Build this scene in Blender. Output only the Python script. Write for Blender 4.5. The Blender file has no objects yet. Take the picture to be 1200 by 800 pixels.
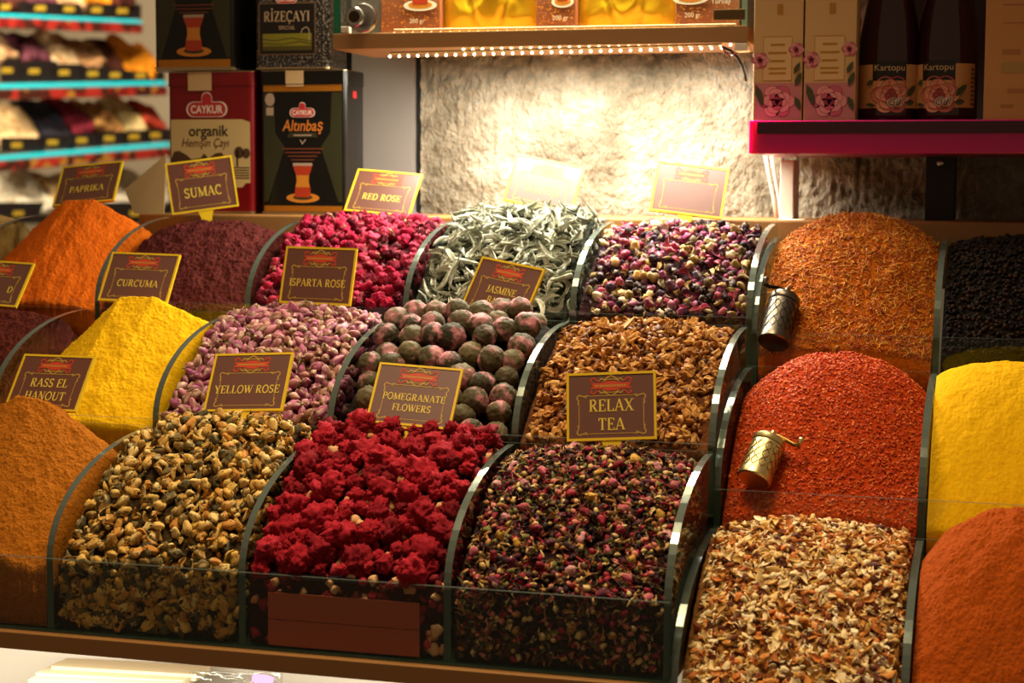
import bpy, math, random
import numpy as np
from mathutils import Vector, Matrix, noise, geometry
PI = math.pi
SC = bpy.context.scene
COL = SC.collection
random.seed(7)
RNG = np.random.default_rng(11)

# ------------------------------------------------------------------ camera
CAM = np.array([.7434, -1.2402, .3032]); YAW, PITCH, ROLL, FPX = .2784, .0896, .0051, 2050.
cy, sy, cp, sp = math.cos(YAW), math.sin(YAW), math.cos(PITCH), math.sin(PITCH)
FWD = np.array([-sy*cp, cy*cp, -sp]); R0 = np.array([cy, sy, 0.]); U0 = np.cross(R0, FWD)
RIGHT = math.cos(ROLL)*R0 + math.sin(ROLL)*U0; UP = -math.sin(ROLL)*R0 + math.cos(ROLL)*U0
cd = bpy.data.cameras.new('camera'); cam = bpy.data.objects.new('camera', cd); COL.objects.link(cam)
cam.matrix_world = Matrix(((RIGHT[0], UP[0], -FWD[0], CAM[0]), (RIGHT[1], UP[1], -FWD[1], CAM[1]), (RIGHT[2], UP[2], -FWD[2], CAM[2]), (0, 0, 0, 1)))
cd.sensor_width = 36; cd.lens = FPX/1200*36; cd.clip_start = .05; cd.clip_end = 60
cd.dof.use_dof = True; cd.dof.focus_distance = 1.52; cd.dof.aperture_fstop = 9
SC.camera = cam

def at(px, py, Y):
    """the point at depth Y that the photograph shows at pixel px, py"""
    d = RIGHT*(px-600)/FPX + UP*(400-py)/FPX + FWD
    return CAM + d*((Y-CAM[1])/d[1])

# ------------------------------------------------------------------ world, lamps, exposure
SC.view_settings.view_transform = 'Standard'; SC.view_settings.look = 'None'
SC.view_settings.gamma = 1; SC.view_settings.use_curve_mapping = False
SC.view_settings.exposure = 0.12
SC.cycles.transparent_max_bounces = 40
w = bpy.data.worlds.new('bazaar_air'); SC.world = w; w.use_nodes = True
w.node_tree.nodes['Background'].inputs[0].default_value = (1, .66, .38, 1)
w.node_tree.nodes['Background'].inputs[1].default_value = .18

def area(name, loc, rot, sx, sy_, power, color, spread=PI):
    l = bpy.data.lights.new(name, 'AREA'); l.shape = 'RECTANGLE'; l.size = sx; l.size_y = sy_
    l.energy = power; l.color = color; l.spread = spread
    o = bpy.data.objects.new(name, l); COL.objects.link(o); o.location = loc; o.rotation_euler = rot
    return o
area('shelf_led_light', (.285, .533, .4365), (math.radians(4), 0, 0), .37, .012, 3.5, (1, .93, .78))
area('rear_led_light', (.30, .640, .4400), (0, 0, 0), .28, .010, 2.1, (1, .94, .80))
area('ceiling_lamp_light', (.30, .05, 1.25), (math.radians(-13), 0, 0), .5, .35, 6.4, (1, .76, .46), math.radians(96))
area('showcase_light', (.26, .533, .60), (math.radians(14), 0, 0), .42, .02, 3.2, (1, .86, .6))
area('neighbour_stall_light', (-3.1, 4.6, 2.2), (math.radians(28), 0, math.radians(10)), 1.6, .6, 170, (1, .9, .74))
area('under_counter_light', (.12, -.004, -.082), (math.radians(30), 0, 0), .8, .01, .8, (1, .9, .72))

# ------------------------------------------------------------------ materials
def lin(h):
    c = [int(h[i:i+2], 16)/255 for i in (0, 2, 4)]
    return tuple(x/12.92 if x <= .04045 else ((x+.055)/1.055)**2.4 for x in c) + (1,)
def newmat(name):
    m = bpy.data.materials.new(name); m.use_nodes = True
    return m, m.node_tree.nodes, m.node_tree.links, m.node_tree.nodes['Principled BSDF']
def mat(name, h, rough=.6, metal=0., spec=.5, emit=0., coat=0.):
    m, N, L, b = newmat(name)
    b.inputs['Base Color'].default_value = lin(h); b.inputs['Roughness'].default_value = rough
    b.inputs['Metallic'].default_value = metal; b.inputs['Specular IOR Level'].default_value = spec
    if coat: b.inputs['Coat Weight'].default_value = coat; b.inputs['Coat Roughness'].default_value = .42
    if emit: b.inputs['Emission Color'].default_value = lin(h); b.inputs['Emission Strength'].default_value = emit
    return m
def ramp(N, cols, pos=None, const=False):
    r = N.new('ShaderNodeValToRGB'); e = r.color_ramp.elements
    if const: r.color_ramp.interpolation = 'CONSTANT'
    n = len(cols)
    for i, c in enumerate(cols):
        p = pos[i] if pos else (i/n if const else i/(n-1))
        if i < 2: e[i].position = p; e[i].color = lin(c)
        else: q = e.new(p); q.color = lin(c)
    return r
def bump(N, L, b, scale, strength, dist=.002, detail=6, coord='Object'):
    tc = N.new('ShaderNodeTexCoord'); nz = N.new('ShaderNodeTexNoise'); nz.inputs['Scale'].default_value = scale
    nz.inputs['Detail'].default_value = detail
    bp = N.new('ShaderNodeBump'); bp.inputs['Strength'].default_value = strength; bp.inputs['Distance'].default_value = dist
    L.new(tc.outputs[coord], nz.inputs['Vector']); L.new(nz.outputs['Fac'], bp.inputs['Height']); L.new(bp.outputs['Normal'], b.inputs['Normal'])
    return nz
def powder_mat(name, cols, scale=260, rough=.95, strength=.5, dist=.0015, pos=None):
    m, N, L, b = newmat(name)
    nz = bump(N, L, b, scale, strength, dist, 8)
    r = ramp(N, cols, pos or [.12+.76*i/(len(cols)-1) for i in range(len(cols))])
    L.new(nz.outputs['Fac'], r.inputs['Fac']); L.new(r.outputs['Color'], b.inputs['Base Color'])
    b.inputs['Roughness'].default_value = rough; b.inputs['Specular IOR Level'].default_value = .15
    return m
def piece_mat(name, cols, per='object', streak=None, rough=.75, spec=.3, bscale=0, const=True, sscale=(260, 260, 60), spos=(.42, .62)):
    """colour drawn per object or per loose island; streak = second colour mixed in by a noise in the piece's own space"""
    m, N, L, b = newmat(name)
    if per == 'object':
        s = N.new('ShaderNodeObjectInfo').outputs['Random']
    else:
        s = N.new('ShaderNodeNewGeometry').outputs['Random Per Island']
    r = ramp(N, cols, None, const); L.new(s, r.inputs['Fac']); out = r.outputs['Color']
    if streak:
        tc = N.new('ShaderNodeTexCoord'); mp = N.new('ShaderNodeMapping'); mp.inputs['Scale'].default_value = sscale
        nz = N.new('ShaderNodeTexNoise'); nz.inputs['Scale'].default_value = 1; nz.inputs['Detail'].default_value = 3
        L.new(tc.outputs['Object'], mp.inputs['Vector'])
        ad = N.new('ShaderNodeVectorMath'); ad.operation = 'ADD'
        sc = N.new('ShaderNodeMath'); sc.operation = 'MULTIPLY'; sc.inputs[1].default_value = 50; L.new(s, sc.inputs[0])
        L.new(mp.outputs['Vector'], ad.inputs[0]); L.new(sc.outputs[0], ad.inputs[1]); L.new(ad.outputs[0], nz.inputs['Vector'])
        r2 = ramp(N, ['000000', 'FFFFFF'], list(spos)); L.new(nz.outputs['Fac'], r2.inputs['Fac'])
        mx = N.new('ShaderNodeMixRGB'); L.new(r2.outputs['Color'], mx.inputs['Fac']); L.new(out, mx.inputs['Color1']); mx.inputs['Color2'].default_value = lin(streak)
        out = mx.outputs['Color']
    L.new(out, b.inputs['Base Color'])
    b.inputs['Roughness'].default_value = rough; b.inputs['Specular IOR Level'].default_value = spec
    if bscale: bump(N, L, b, bscale, .6, .001, 4)
    return m
def clear_mat(name, tint, gloss=.08, rough=.04):
    m, N, L, b = newmat(name); N.remove(b)
    t = N.new('ShaderNodeBsdfTransparent'); t.inputs[0].default_value = tint
    g = N.new('ShaderNodeBsdfGlossy'); g.inputs['Roughness'].default_value = rough; g.inputs['Color'].default_value = (.9, 1, .94, 1)
    lw = N.new('ShaderNodeLayerWeight'); lw.inputs['Blend'].default_value = .5
    pw = N.new('ShaderNodeMath'); pw.operation = 'POWER'; pw.inputs[1].default_value = 4.5; L.new(lw.outputs['Facing'], pw.inputs[0])
    ma = N.new('ShaderNodeMath'); ma.operation = 'MULTIPLY_ADD'; ma.inputs[1].default_value = .4; ma.inputs[2].default_value = gloss*.12; L.new(pw.outputs[0], ma.inputs[0])
    x = N.new('ShaderNodeMixShader'); L.new(ma.outputs[0], x.inputs[0]); L.new(t.outputs[0], x.inputs[1]); L.new(g.outputs[0], x.inputs[2])
    L.new(x.outputs[0], N['Material Output'].inputs[0])
    return m

CLEAR = clear_mat('clear_acrylic', (.95, .965, .945, 1), .12)
GLASS = clear_mat('showcase_glass', (.97, .98, .96, 1), .05)
EDGE = mat('acrylic_cut_edge', '66726A', .14, .5, .6)
DEDGE = mat('acrylic_end_edge', '3A5246', .3, .1, .5)
BLACK = mat('black_paint', '0B0908', .5); DARKWOOD = mat('dark_wood', '2A1A10', .6)
WOOD = mat('brown_wood', 'A5753F', .45); WHITE = mat('white_paint', 'E6E0D2', .5)
GREY = mat('grey_panel', '8A8580', .45)
MAGENTA = mat('magenta_acrylic', 'A80A60', .25)
_b = MAGENTA.node_tree.nodes['Principled BSDF']; _b.inputs['Subsurface Weight'].default_value = .9; _b.inputs['Subsurface Radius'].default_value = (1, .12, .5); _b.inputs['Subsurface Scale'].default_value = .03; MAGSHADE = mat('magenta_recess_shade', '33061C', .4)
CHROME = mat('chrome', 'B8B4AE', .2, 1.)
BRASS = mat('brass', 'DCCB92', .36, 1.)
LEDM = mat('led_bulb', 'FFE2A8', .4, emit=14); LEDREFL = mat('led_reflection', 'FFE2A8', .4, emit=1.6)

# ------------------------------------------------------------------ object helpers
def tag(o, label=None, cat=None, group=None, kind=None):
    if label: o['label'] = label
    if cat: o['category'] = cat
    if group: o['group'] = group
    if kind: o['kind'] = kind
    return o
def empty(name, loc=(0, 0, 0), label=None, cat=None, group=None):
    o = bpy.data.objects.new(name, None); COL.objects.link(o); o.location = Vector([float(v) for v in loc]); o.empty_display_size = .02
    return tag(o, label, cat, group)
def mesh(name, V, F, mats, mi=None, smooth=False):
    me = bpy.data.meshes.new(name); me.from_pydata([tuple(map(float, v)) for v in V], [], [tuple(map(int, f)) for f in F])
    for m in (mats if isinstance(mats, (list, tuple)) else [mats]): me.materials.append(m)
    if mi is not None and len(F): me.polygons.foreach_set('material_index', np.asarray(mi, dtype=np.int32))
    if smooth: me.polygons.foreach_set('use_smooth', np.ones(len(me.polygons), dtype=bool))
    me.update(); return me
def link(name, me, parent=None, loc=None, rot=None):
    o = bpy.data.objects.new(name, me); COL.objects.link(o)
    if parent: o.parent = parent
    if loc is not None: o.location = Vector([float(v) for v in loc])
    if rot is not None: o.rotation_euler = rot
    return o
class MB:
    def __init__(s): s.V = []; s.F = []; s.I = []
    def add(s, V, F, mi=0):
        n = len(s.V); s.V += [tuple(v) for v in V]; s.F += [tuple(i+n for i in f) for f in F]
        s.I += ([mi]*len(F) if isinstance(mi, int) else list(mi)); return s
    def box(s, x0, x1, y0, y1, z0, z1, mi=0):
        V = [(x, y, z) for z in (z0, z1) for y in (y0, y1) for x in (x0, x1)]
        return s.add(V, [(0, 2, 3, 1), (4, 5, 7, 6), (0, 1, 5, 4), (2, 6, 7, 3), (0, 4, 6, 2), (1, 3, 7, 5)], mi)
    def rbox(s, x0, x1, y0, y1, z0, z1, r, mi=0, n=4):
        """box with rounded vertical edges"""
        P = []
        for cx, cy_, a in ((x1-r, y1-r, 0), (x0+r, y1-r, 1), (x0+r, y0+r, 2), (x1-r, y0+r, 3)):
            for k in range(n+1): t = (a + k/n)*PI/2; P.append((cx+r*math.cos(t), cy_+r*math.sin(t)))
        m = len(P)
        return s.add([(x, y, z0) for x, y in P] + [(x, y, z1) for x, y in P], [tuple(range(m))[::-1], tuple(range(m, 2*m))] + [(i, (i+1) % m, (i+1) % m+m, i+m) for i in range(m)], mi)
    def tube(s, pts, r, mi=0, n=8):
        pts = [Vector([float(c) for c in p]) for p in pts]; rs = r if isinstance(r, (list, tuple)) else [r]*len(pts)
        V = []; F = []; a = None
        for i, p in enumerate(pts):
            d = (pts[min(i+1, len(pts)-1)]-pts[max(i-1, 0)]).normalized()
            if a is None: a = d.orthogonal().normalized()
            else: a = (a - d*a.dot(d)).normalized()
            b = d.cross(a)
            V += [p + (a*math.cos(2*PI*k/n) + b*math.sin(2*PI*k/n))*rs[i] for k in range(n)]
        for i in range(len(pts)-1):
            F += [(i*n+k, i*n+(k+1) % n, (i+1)*n+(k+1) % n, (i+1)*n+k) for k in range(n)]
        F += [tuple(range(n))[::-1], tuple(range((len(pts)-1)*n, len(pts)*n))]
        return s.add(V, F, mi)
    def lathe(s, prof, n=28, mi=0, cap=True):
        V = []; F = []
        for r, z in prof: V += [(r*math.cos(2*PI*k/n), r*math.sin(2*PI*k/n), z) for k in range(n)]
        m = len(prof)
        for i in range(m-1): F += [(i*n+k, i*n+(k+1) % n, (i+1)*n+(k+1) % n, (i+1)*n+k) for k in range(n)]
        if cap: F += [tuple(range(n))[::-1], tuple(range((m-1)*n, m*n))]
        return s.add(V, F, mi)
    def build(s, name, mats, parent=None, loc=None, rot=None, smooth=False, bevel=0):
        o = link(name, mesh(name, s.V, s.F, mats, s.I, smooth), parent, loc, rot)
        if bevel: b = o.modifiers.new('bevel', 'BEVEL'); b.width = bevel; b.segments = 2; b.limit_method = 'ANGLE'
        return o

# ------------------------------------------------------------------ flat print: polygons, ribbons, serif letters
def arc(cx, cy_, rx, ry, a0, a1, n=10):
    return [(cx+rx*math.cos(math.radians(a0+(a1-a0)*k/n)), cy_+ry*math.sin(math.radians(a0+(a1-a0)*k/n))) for k in range(n+1)]
T_, t_ = .15, .07
GL = {
 'A': (.74, [(t_, [(.06, 0), (.36, 1)]), (T_, [(.36, 1), (.67, 0)]), (t_, [(.17, .34), (.55, .34)])], [(.06, 0), (.67, 0)]),
 'B': (.66, [(T_, [(.15, 0), (.15, 1)]), (t_, [(.04, 1), (.33, 1)]), (.11, arc(.33, .76, .22, .24, 90, -90)), (t_, [(.15, .52), (.36, .52)]), (.12, arc(.34, .26, .26, .26, 90, -90)), (t_, [(.04, 0), (.34, 0)])], []),
 'C': (.7, [(.12, arc(.4, .5, .32, .48, 48, 312, 18)), (t_, [(.61, .98), (.61, .72)])], []),
 'D': (.76, [(T_, [(.15, 0), (.15, 1)]), (t_, [(.04, .97), (.34, .97)]), (.12, arc(.33, .5, .35, .47, 90, -90, 14)), (t_, [(.04, .03), (.34, .03)])], []),
 'E': (.62, [(T_, [(.15, 0), (.15, 1)]), (t_, [(.04, .97), (.56, .97)]), (t_, [(.15, .52), (.44, .52)]), (t_, [(.04, .03), (.58, .03)]), (t_, [(.55, 1), (.55, .78)]), (t_, [(.57, 0), (.57, .23)]), (t_, [(.43, .64), (.43, .4)])], []),
 'F': (.58, [(T_, [(.15, 0), (.15, 1)]), (t_, [(.04, .97), (.54, .97)]), (t_, [(.15, .5), (.42, .5)]), (t_, [(.53, 1), (.53, .76)]), (t_, [(.42, .62), (.42, .38)])], [(.15, 0)]),
 'G': (.75, [(.12, arc(.4, .5, .32, .48, 50, 300, 18)), (t_, [(.6, .98), (.6, .74)]), (T_, [(.6, .04), (.6, .42)]), (t_, [(.46, .42), (.72, .42)])], []),
 'H': (.78, [(T_, [(.15, 0), (.15, 1)]), (T_, [(.63, 0), (.63, 1)]), (t_, [(.15, .52), (.63, .52)])], [(.15, 0), (.15, 1), (.63, 0), (.63, 1)]),
 'I': (.34, [(T_, [(.17, 0), (.17, 1)])], [(.17, 0), (.17, 1)]),
 'J': (.42, [(T_, [(.25, 1), (.25, .14)]), (.1, arc(.13, .12, .12, .16, 0, -130, 8))], [(.25, 1)]),
 'K': (.74, [(T_, [(.15, 0), (.15, 1)]), (t_, [(.15, .42), (.58, 1)]), (T_, [(.3, .6), (.64, 0)])], [(.15, 0), (.15, 1), (.58, 1), (.64, 0)]),
 'L': (.6, [(T_, [(.15, 0), (.15, 1)]), (t_, [(.04, .03), (.56, .03)]), (t_, [(.55, 0), (.55, .26)])], [(.15, 1)]),
 'M': (.94, [(t_, [(.13, 0), (.13, 1)]), (T_, [(.13, 1), (.46, .05)]), (t_, [(.46, .05), (.78, 1)]), (T_, [(.8, 0), (.8, 1)])], [(.13, 0), (.8, 0), (.1, 1), (.83, 1)]),
 'N': (.78, [(t_, [(.13, 0), (.13, 1)]), (T_, [(.13, 1), (.64, 0)]), (t_, [(.64, 0), (.64, 1)])], [(.13, 0), (.1, 1), (.64, 1)]),
 'O': (.78, [(.12, arc(.39, .5, .32, .48, 0, 360, 24))], []),
 'P': (.6, [(T_, [(.15, 0), (.15, 1)]), (t_, [(.04, .97), (.32, .97)]), (.12, arc(.31, .72, .23, .25, 90, -90)), (t_, [(.15, .47), (.33, .47)])], [(.15, 0)]),
 'R': (.7, [(T_, [(.15, 0), (.15, 1)]), (t_, [(.04, .97), (.32, .97)]), (.12, arc(.31, .74, .22, .23, 90, -90)), (t_, [(.15, .51), (.33, .51)]), (T_, [(.32, .5), (.61, 0)])], [(.15, 0), (.62, 0)]),
 'S': (.56, [(.12, arc(.28, .74, .19, .23, 40, 255, 12) + arc(.28, .26, .2, .23, 75, -140, 12)), (t_, [(.46, .96), (.46, .76)]), (t_, [(.08, .04), (.08, .26)])], []),
 'T': (.66, [(T_, [(.33, 0), (.33, 1)]), (t_, [(.04, .97), (.62, .97)]), (t_, [(.05, 1), (.05, .76)]), (t_, [(.61, 1), (.61, .76)])], [(.33, 0)]),
 'U': (.76, [(T_, [(.15, 1), (.15, .3)]), (.11, arc(.38, .3, .23, .27, 180, 360, 12)), (t_, [(.62, .3), (.62, 1)])], [(.15, 1), (.62, 1)]),
 'V': (.74, [(T_, [(.08, 1), (.38, 0)]), (t_, [(.38, 0), (.66, 1)])], [(.08, 1), (.66, 1)]),
 'W': (1.02, [(T_, [(.08, 1), (.32, 0)]), (t_, [(.32, 0), (.51, .95)]), (T_, [(.5, .95), (.72, 0)]), (t_, [(.72, 0), (.95, 1)])], [(.08, 1), (.5, 1), (.95, 1)]),
 'X': (.74, [(T_, [(.1, 1), (.64, 0)]), (t_, [(.64, 1), (.09, 0)])], [(.1, 1), (.64, 0), (.64, 1), (.09, 0)]),
 'Y': (.7, [(T_, [(.08, 1), (.35, .46)]), (t_, [(.35, .46), (.62, 1)]), (T_, [(.35, .5), (.35, 0)])], [(.08, 1), (.62, 1), (.35, 0)]),
 'Z': (.64, [(t_, [(.07, .97), (.56, .97)]), (T_, [(.54, .97), (.1, .03)]), (t_, [(.06, .03), (.58, .03)]), (t_, [(.08, 1), (.08, .76)]), (t_, [(.57, 0), (.57, .24)])], []),
 ' ': (.3, [], [])}
GL['Ç'] = (.7, GL['C'][1] + [(.09, [(.4, 0), (.38, -.2), (.28, -.24)])], [])
GL['İ'] = (.34, GL['I'][1] + [(.16, [(.17, 1.14), (.17, 1.3)])], GL['I'][2])
class Flat:
    """flat printing in an x, z plane; layers stack a hair in front of each other"""
    def __init__(s): s.P = []; s.lay = 0
    def poly(s, pts, mi=0):
        pts = [tuple(p) for p in pts]
        tri = geometry.tessellate_polygon([[Vector((p[0], p[1], 0)) for p in pts]])
        s.P.append((pts, [tuple(t) for t in tri], mi, s.lay)); return s
    def rect(s, x0, x1, z0, z1, mi=0): return s.poly([(x0, z0), (x1, z0), (x1, z1), (x0, z1)], mi)
    def ell(s, cx, cz, rx, rz, mi=0, n=20): return s.poly(arc(cx, cz, rx, rz, 0, 360, n)[:-1], mi)
    def ribbon(s, pts, wd, mi=0):
        p = [Vector(q) for q in pts]; n = len(p); L = []; R = []
        closed = (p[0]-p[-1]).length < 1e-6
        for i in range(n):
            a = p[i]-p[i-1] if i else (p[1]-p[0] if not closed else p[0]-p[-2])
            b = p[i+1]-p[i] if i < n-1 else (a if not closed else p[1]-p[0])
            d = (a.normalized()+b.normalized()); d = d.normalized() if d.length > 1e-6 else a.normalized()
            o = Vector((-d.y, d.x)); k = wd/2/max(.5, o.dot(Vector((-b.y, b.x)).normalized()))
            L.append(p[i]+o*k); R.append(p[i]-o*k)
        V = [tuple(v) for v in L+R]
        s.P.append((V, [(i, i+n, i+n+1, i+1) for i in range(n-1)], mi, s.lay)); return s
    def up(s): s.lay += 1; return s
    def serif(s, text, cx, z, cap, mi=0, track=.06, shear=0, width=None):
        tot = sum(GL[c][0]+track for c in text)-track; k = cap; kx = cap if not width else width/tot
        x = cx-tot*kx/2
        for c in text:
            wd, st, se = GL[c]
            f = lambda q: (x+q[0]*kx+shear*q[1]*k, z+q[1]*k)
            for wt, pl in st: s.ribbon([f(q) for q in pl], wt*k, mi)
            for (qx, qz) in se: s.ribbon([f((qx-.14, qz+(-.03 if qz > .5 else .03))), f((qx+.14, qz+(-.03 if qz > .5 else .03)))], .06*k, mi)
            x += (wd+track)*kx
        return s
    def sans(s, text, cx, z, cap, mi=0, shear=0, width=None, bold=0):
        cu = bpy.data.curves.new('lettering', 'FONT'); cu.body = text; cu.size = 1; cu.shear = shear; cu.offset = bold; cu.resolution_u = 3
        o = bpy.data.objects.new('lettering', cu); COL.objects.link(o)
        me = bpy.data.meshes.new_from_object(o.evaluated_get(bpy.context.evaluated_depsgraph_get()))
        bpy.data.objects.remove(o); bpy.data.curves.remove(cu)
        V = np.array([v.co[:2] for v in me.vertices]); k = cap/.7
        c0 = (V[:, 0].max()+V[:, 0].min())/2; kx = k if not width else width/(V[:, 0].max()-V[:, 0].min())
        s.P.append(([(cx+(v[0]-c0)*kx, z+v[1]*k) for v in V], [tuple(p.vertices) for p in me.polygons], mi, s.lay))
        bpy.data.meshes.remove(me); return s
    def rose(s, cx, cz, R, mi=(0, 1, 2)):
        for ring, n, rr, pr, m in ((0, 6, .58, .46, 0), (1, 5, .42, .4, 1), (2, 5, .26, .3, 0), (3, 3, .12, .2, 2)):
            for k in range(n):
                a = 2*PI*k/n + ring*.5; s.ell(cx+R*rr*math.cos(a), cz+R*rr*math.sin(a), R*pr, R*pr*.85, (m if k % 2 else mi[1]) if ring < 3 else mi[2], 12)
                s.ribbon(arc(cx+R*rr*math.cos(a), cz+R*rr*math.sin(a), R*pr, R*pr*.85, math.degrees(a)-80, math.degrees(a)+80, 8), R*.025, mi[2])
            s.up()
        return s
    def leaf(s, x, z, dx, dz, wd, mi):
        d = Vector((dx, dz)); o = Vector((-dz, dx)).normalized()*wd; p = Vector((x, z))
        return s.poly([p, p+d*.35+o, p+d*.7+o*.8, p+d, p+d*.7-o*.8, p+d*.35-o], mi)
    def build(s, name, mats, parent, y, wrap=None, eps=.00012):
        V = []; F = []; I = []
        for P, T, mi, lay in s.P:
            n = len(V)
            for (px, pz) in P:
                if wrap: a = px/(wrap+eps*lay); V.append(((wrap+eps*lay+.0003)*math.sin(a), -(wrap+eps*lay+.0003)*math.cos(a), pz))
                else: V.append((px, y-eps*lay, pz))
            for f in T:
                f = list(f); q = [Vector(P[i]) for i in f]
                ar = sum(q[i].x*q[(i+1) % len(q)].y-q[(i+1) % len(q)].x*q[i].y for i in range(len(q)))
                F.append([i+n for i in (f if ar > 0 else f[::-1])]); I.append(mi)
        return link(name, mesh(name, V, F, mats, I), parent)

# ================================================================== SETTING: stone wall, posts, ledge, counter
def stone_mat():
    m, N, L, b = newmat('chiselled_stone')
    tc = N.new('ShaderNodeTexCoord')
    n1 = N.new('ShaderNodeTexNoise'); n1.inputs['Scale'].default_value = 9; n1.inputs['Detail'].default_value = 9; n1.inputs['Roughness'].default_value = .7
    r = ramp(N, ['5A5242', '968C78', 'C6BFAC'], [.34, .5, .68])
    L.new(tc.outputs['Object'], n1.inputs['Vector']); L.new(n1.outputs['Fac'], r.inputs['Fac']); L.new(r.outputs['Color'], b.inputs['Base Color'])
    mp = N.new('ShaderNodeMapping'); mp.inputs['Scale'].default_value = (330, 100, 220); L.new(tc.outputs['Object'], mp.inputs['Vector'])
    n2 = N.new('ShaderNodeTexNoise'); n2.inputs['Scale'].default_value = 1; n2.inputs['Detail'].default_value = 5; L.new(mp.outputs['Vector'], n2.inputs['Vector'])
    bp = N.new('ShaderNodeBump'); bp.inputs['Strength'].default_value = 1.; bp.inputs['Distance'].default_value = .006
    L.new(n2.outputs['Fac'], bp.inputs['Height']); L.new(bp.outputs['Normal'], b.inputs['Normal']); b.inputs['Roughness'].default_value = .95
    b.inputs['Specular IOR Level'].default_value = .1
    return m
STONE = stone_mat()
nx, nz_ = 420, 180; V = []; F = []
for j in range(nz_+1):
    for i in range(nx+1):
        x = .060+(1.06-.060)*i/nx; z = .22+.42*j/nz_
        d = noise.noise((x*9, z*9, 0))*.007 + noise.noise((x*34, z*30, 3))*.0014 + noise.noise((x*80, z*60, 6))*.0016 + noise.noise((x*190, z*110, 5))*.0034 + noise.noise((x*330, z*230, 8))*.0020
        V.append((x, .752-d-.006*math.exp(-((x-.085)/.02)**2)*0, z))
for j in range(nz_):
    for i in range(nx): a = j*(nx+1)+i; F.append((a, a+1, a+nx+2, a+nx+1))
mb = MB(); mb.add(V, F); mb.box(.060, 1.06, .77, .80, .22, .64)
tag(mb.build('wall_back', STONE, smooth=True), 'pale chiselled stone wall lit by the shelf lamps', kind='structure')
mb = MB(); mb.box(-.225, .062, .755, .79, .20, .80); mb.box(-.0245, .0525, .742, .755, .2675, .56, 1)
tag(mb.build('wall_side', [BLACK, GREY]), 'dark wall with a flat grey pilaster behind the tea tins', kind='structure')
mb = MB(); mb.box(-.225, 1.06, .581, .753, .20, .2675)
tag(mb.build('trim_1', WOOD, bevel=.002), 'brown wooden ledge along the foot of the stone wall', kind='structure')
wp = empty('white_post', at(921, 262, .62), 'slim white upright post under the magenta shelf', 'post')
mb = MB(); mb.box(-.0073, .0073, 0, .05, .004-.0, .067); mb.build('shaft', WHITE, wp, bevel=.0012)
mb = MB(); mb.box(-.008, .020, -.004, .004, .0, .005); mb.build('clip', WHITE, wp, bevel=.001)
p = at(1100, 262, .66)
bpst = empty('black_post', (p[0], .66, .2675), 'black upright post behind the saffron coloured heap', 'post')
mb = MB(); mb.box(-.015, .015, 0, .06, 0, .0675); mb.build('shaft', BLACK, bpst, bevel=.001)
mb = MB(); mb.lathe([(.0035, 0), (.0035, .0015), (.0015, .0018)], 14); mb.build('screw', CHROME, bpst, (.0, 0, .060), (PI/2, 0, 0), True)

mb = MB(); mb.box(-7, 4, -3, 9, -.97, -.95)
tag(mb.build('floor', powder_mat('stone_floor', ['4A4038', '5A5046', '6A6054'], 6, .6)), 'dim stone market floor', kind='structure')
# counter under the main unit
ct = empty('counter', (0, 0, -.075), 'white shop counter with a brown wooden edge under the glass bins', 'counter')
mb = MB(); mb.box(-.60, .505, -.012, .60, .0, .0145); mb.build('worktop', WOOD, ct, bevel=.001)
mb = MB(); mb.box(-.60, .505, .10, .12, -.24, -.0005); mb.build('front_panel', WHITE, ct)
mb = MB(); mb.box(-.60, .505, -.03, .10, -.26, -.24); mb.build('base_shelf', WHITE, ct)
mb = MB(); mb.box(-.60, .505, .121, .55, -.875, -.0005); mb.build('cabinet_body', WHITE, ct)
sb = empty('stand_base', (.51, 0, -.30), 'dark base that carries the chili and saffron bins', 'stand')
mb = MB(); mb.box(.0, .70, -.01, .60, -.65, .175); mb.build('plinth', DARKWOOD, sb)
mb = MB(); mb.box(.0, .70, .18, .60, .1755, .29); mb.build('step', DARKWOOD, sb)
mb = MB(); mb.box(.0, .70, .38, .57, .2905, .4045); mb.build('step', DARKWOOD, sb)
st = empty('stepped_stand', (0, .18, -.0605), 'dark wooden stepped stand beneath the rows of glass bins', 'stand')
mb = MB(); mb.box(-.60, .505, .0, .42, 0, .0885); mb.build('step', DARKWOOD, st)
mb = MB(); mb.box(-.60, .505, .202, .398, .089, .1795); mb.build('step', DARKWOOD, st)

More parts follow.
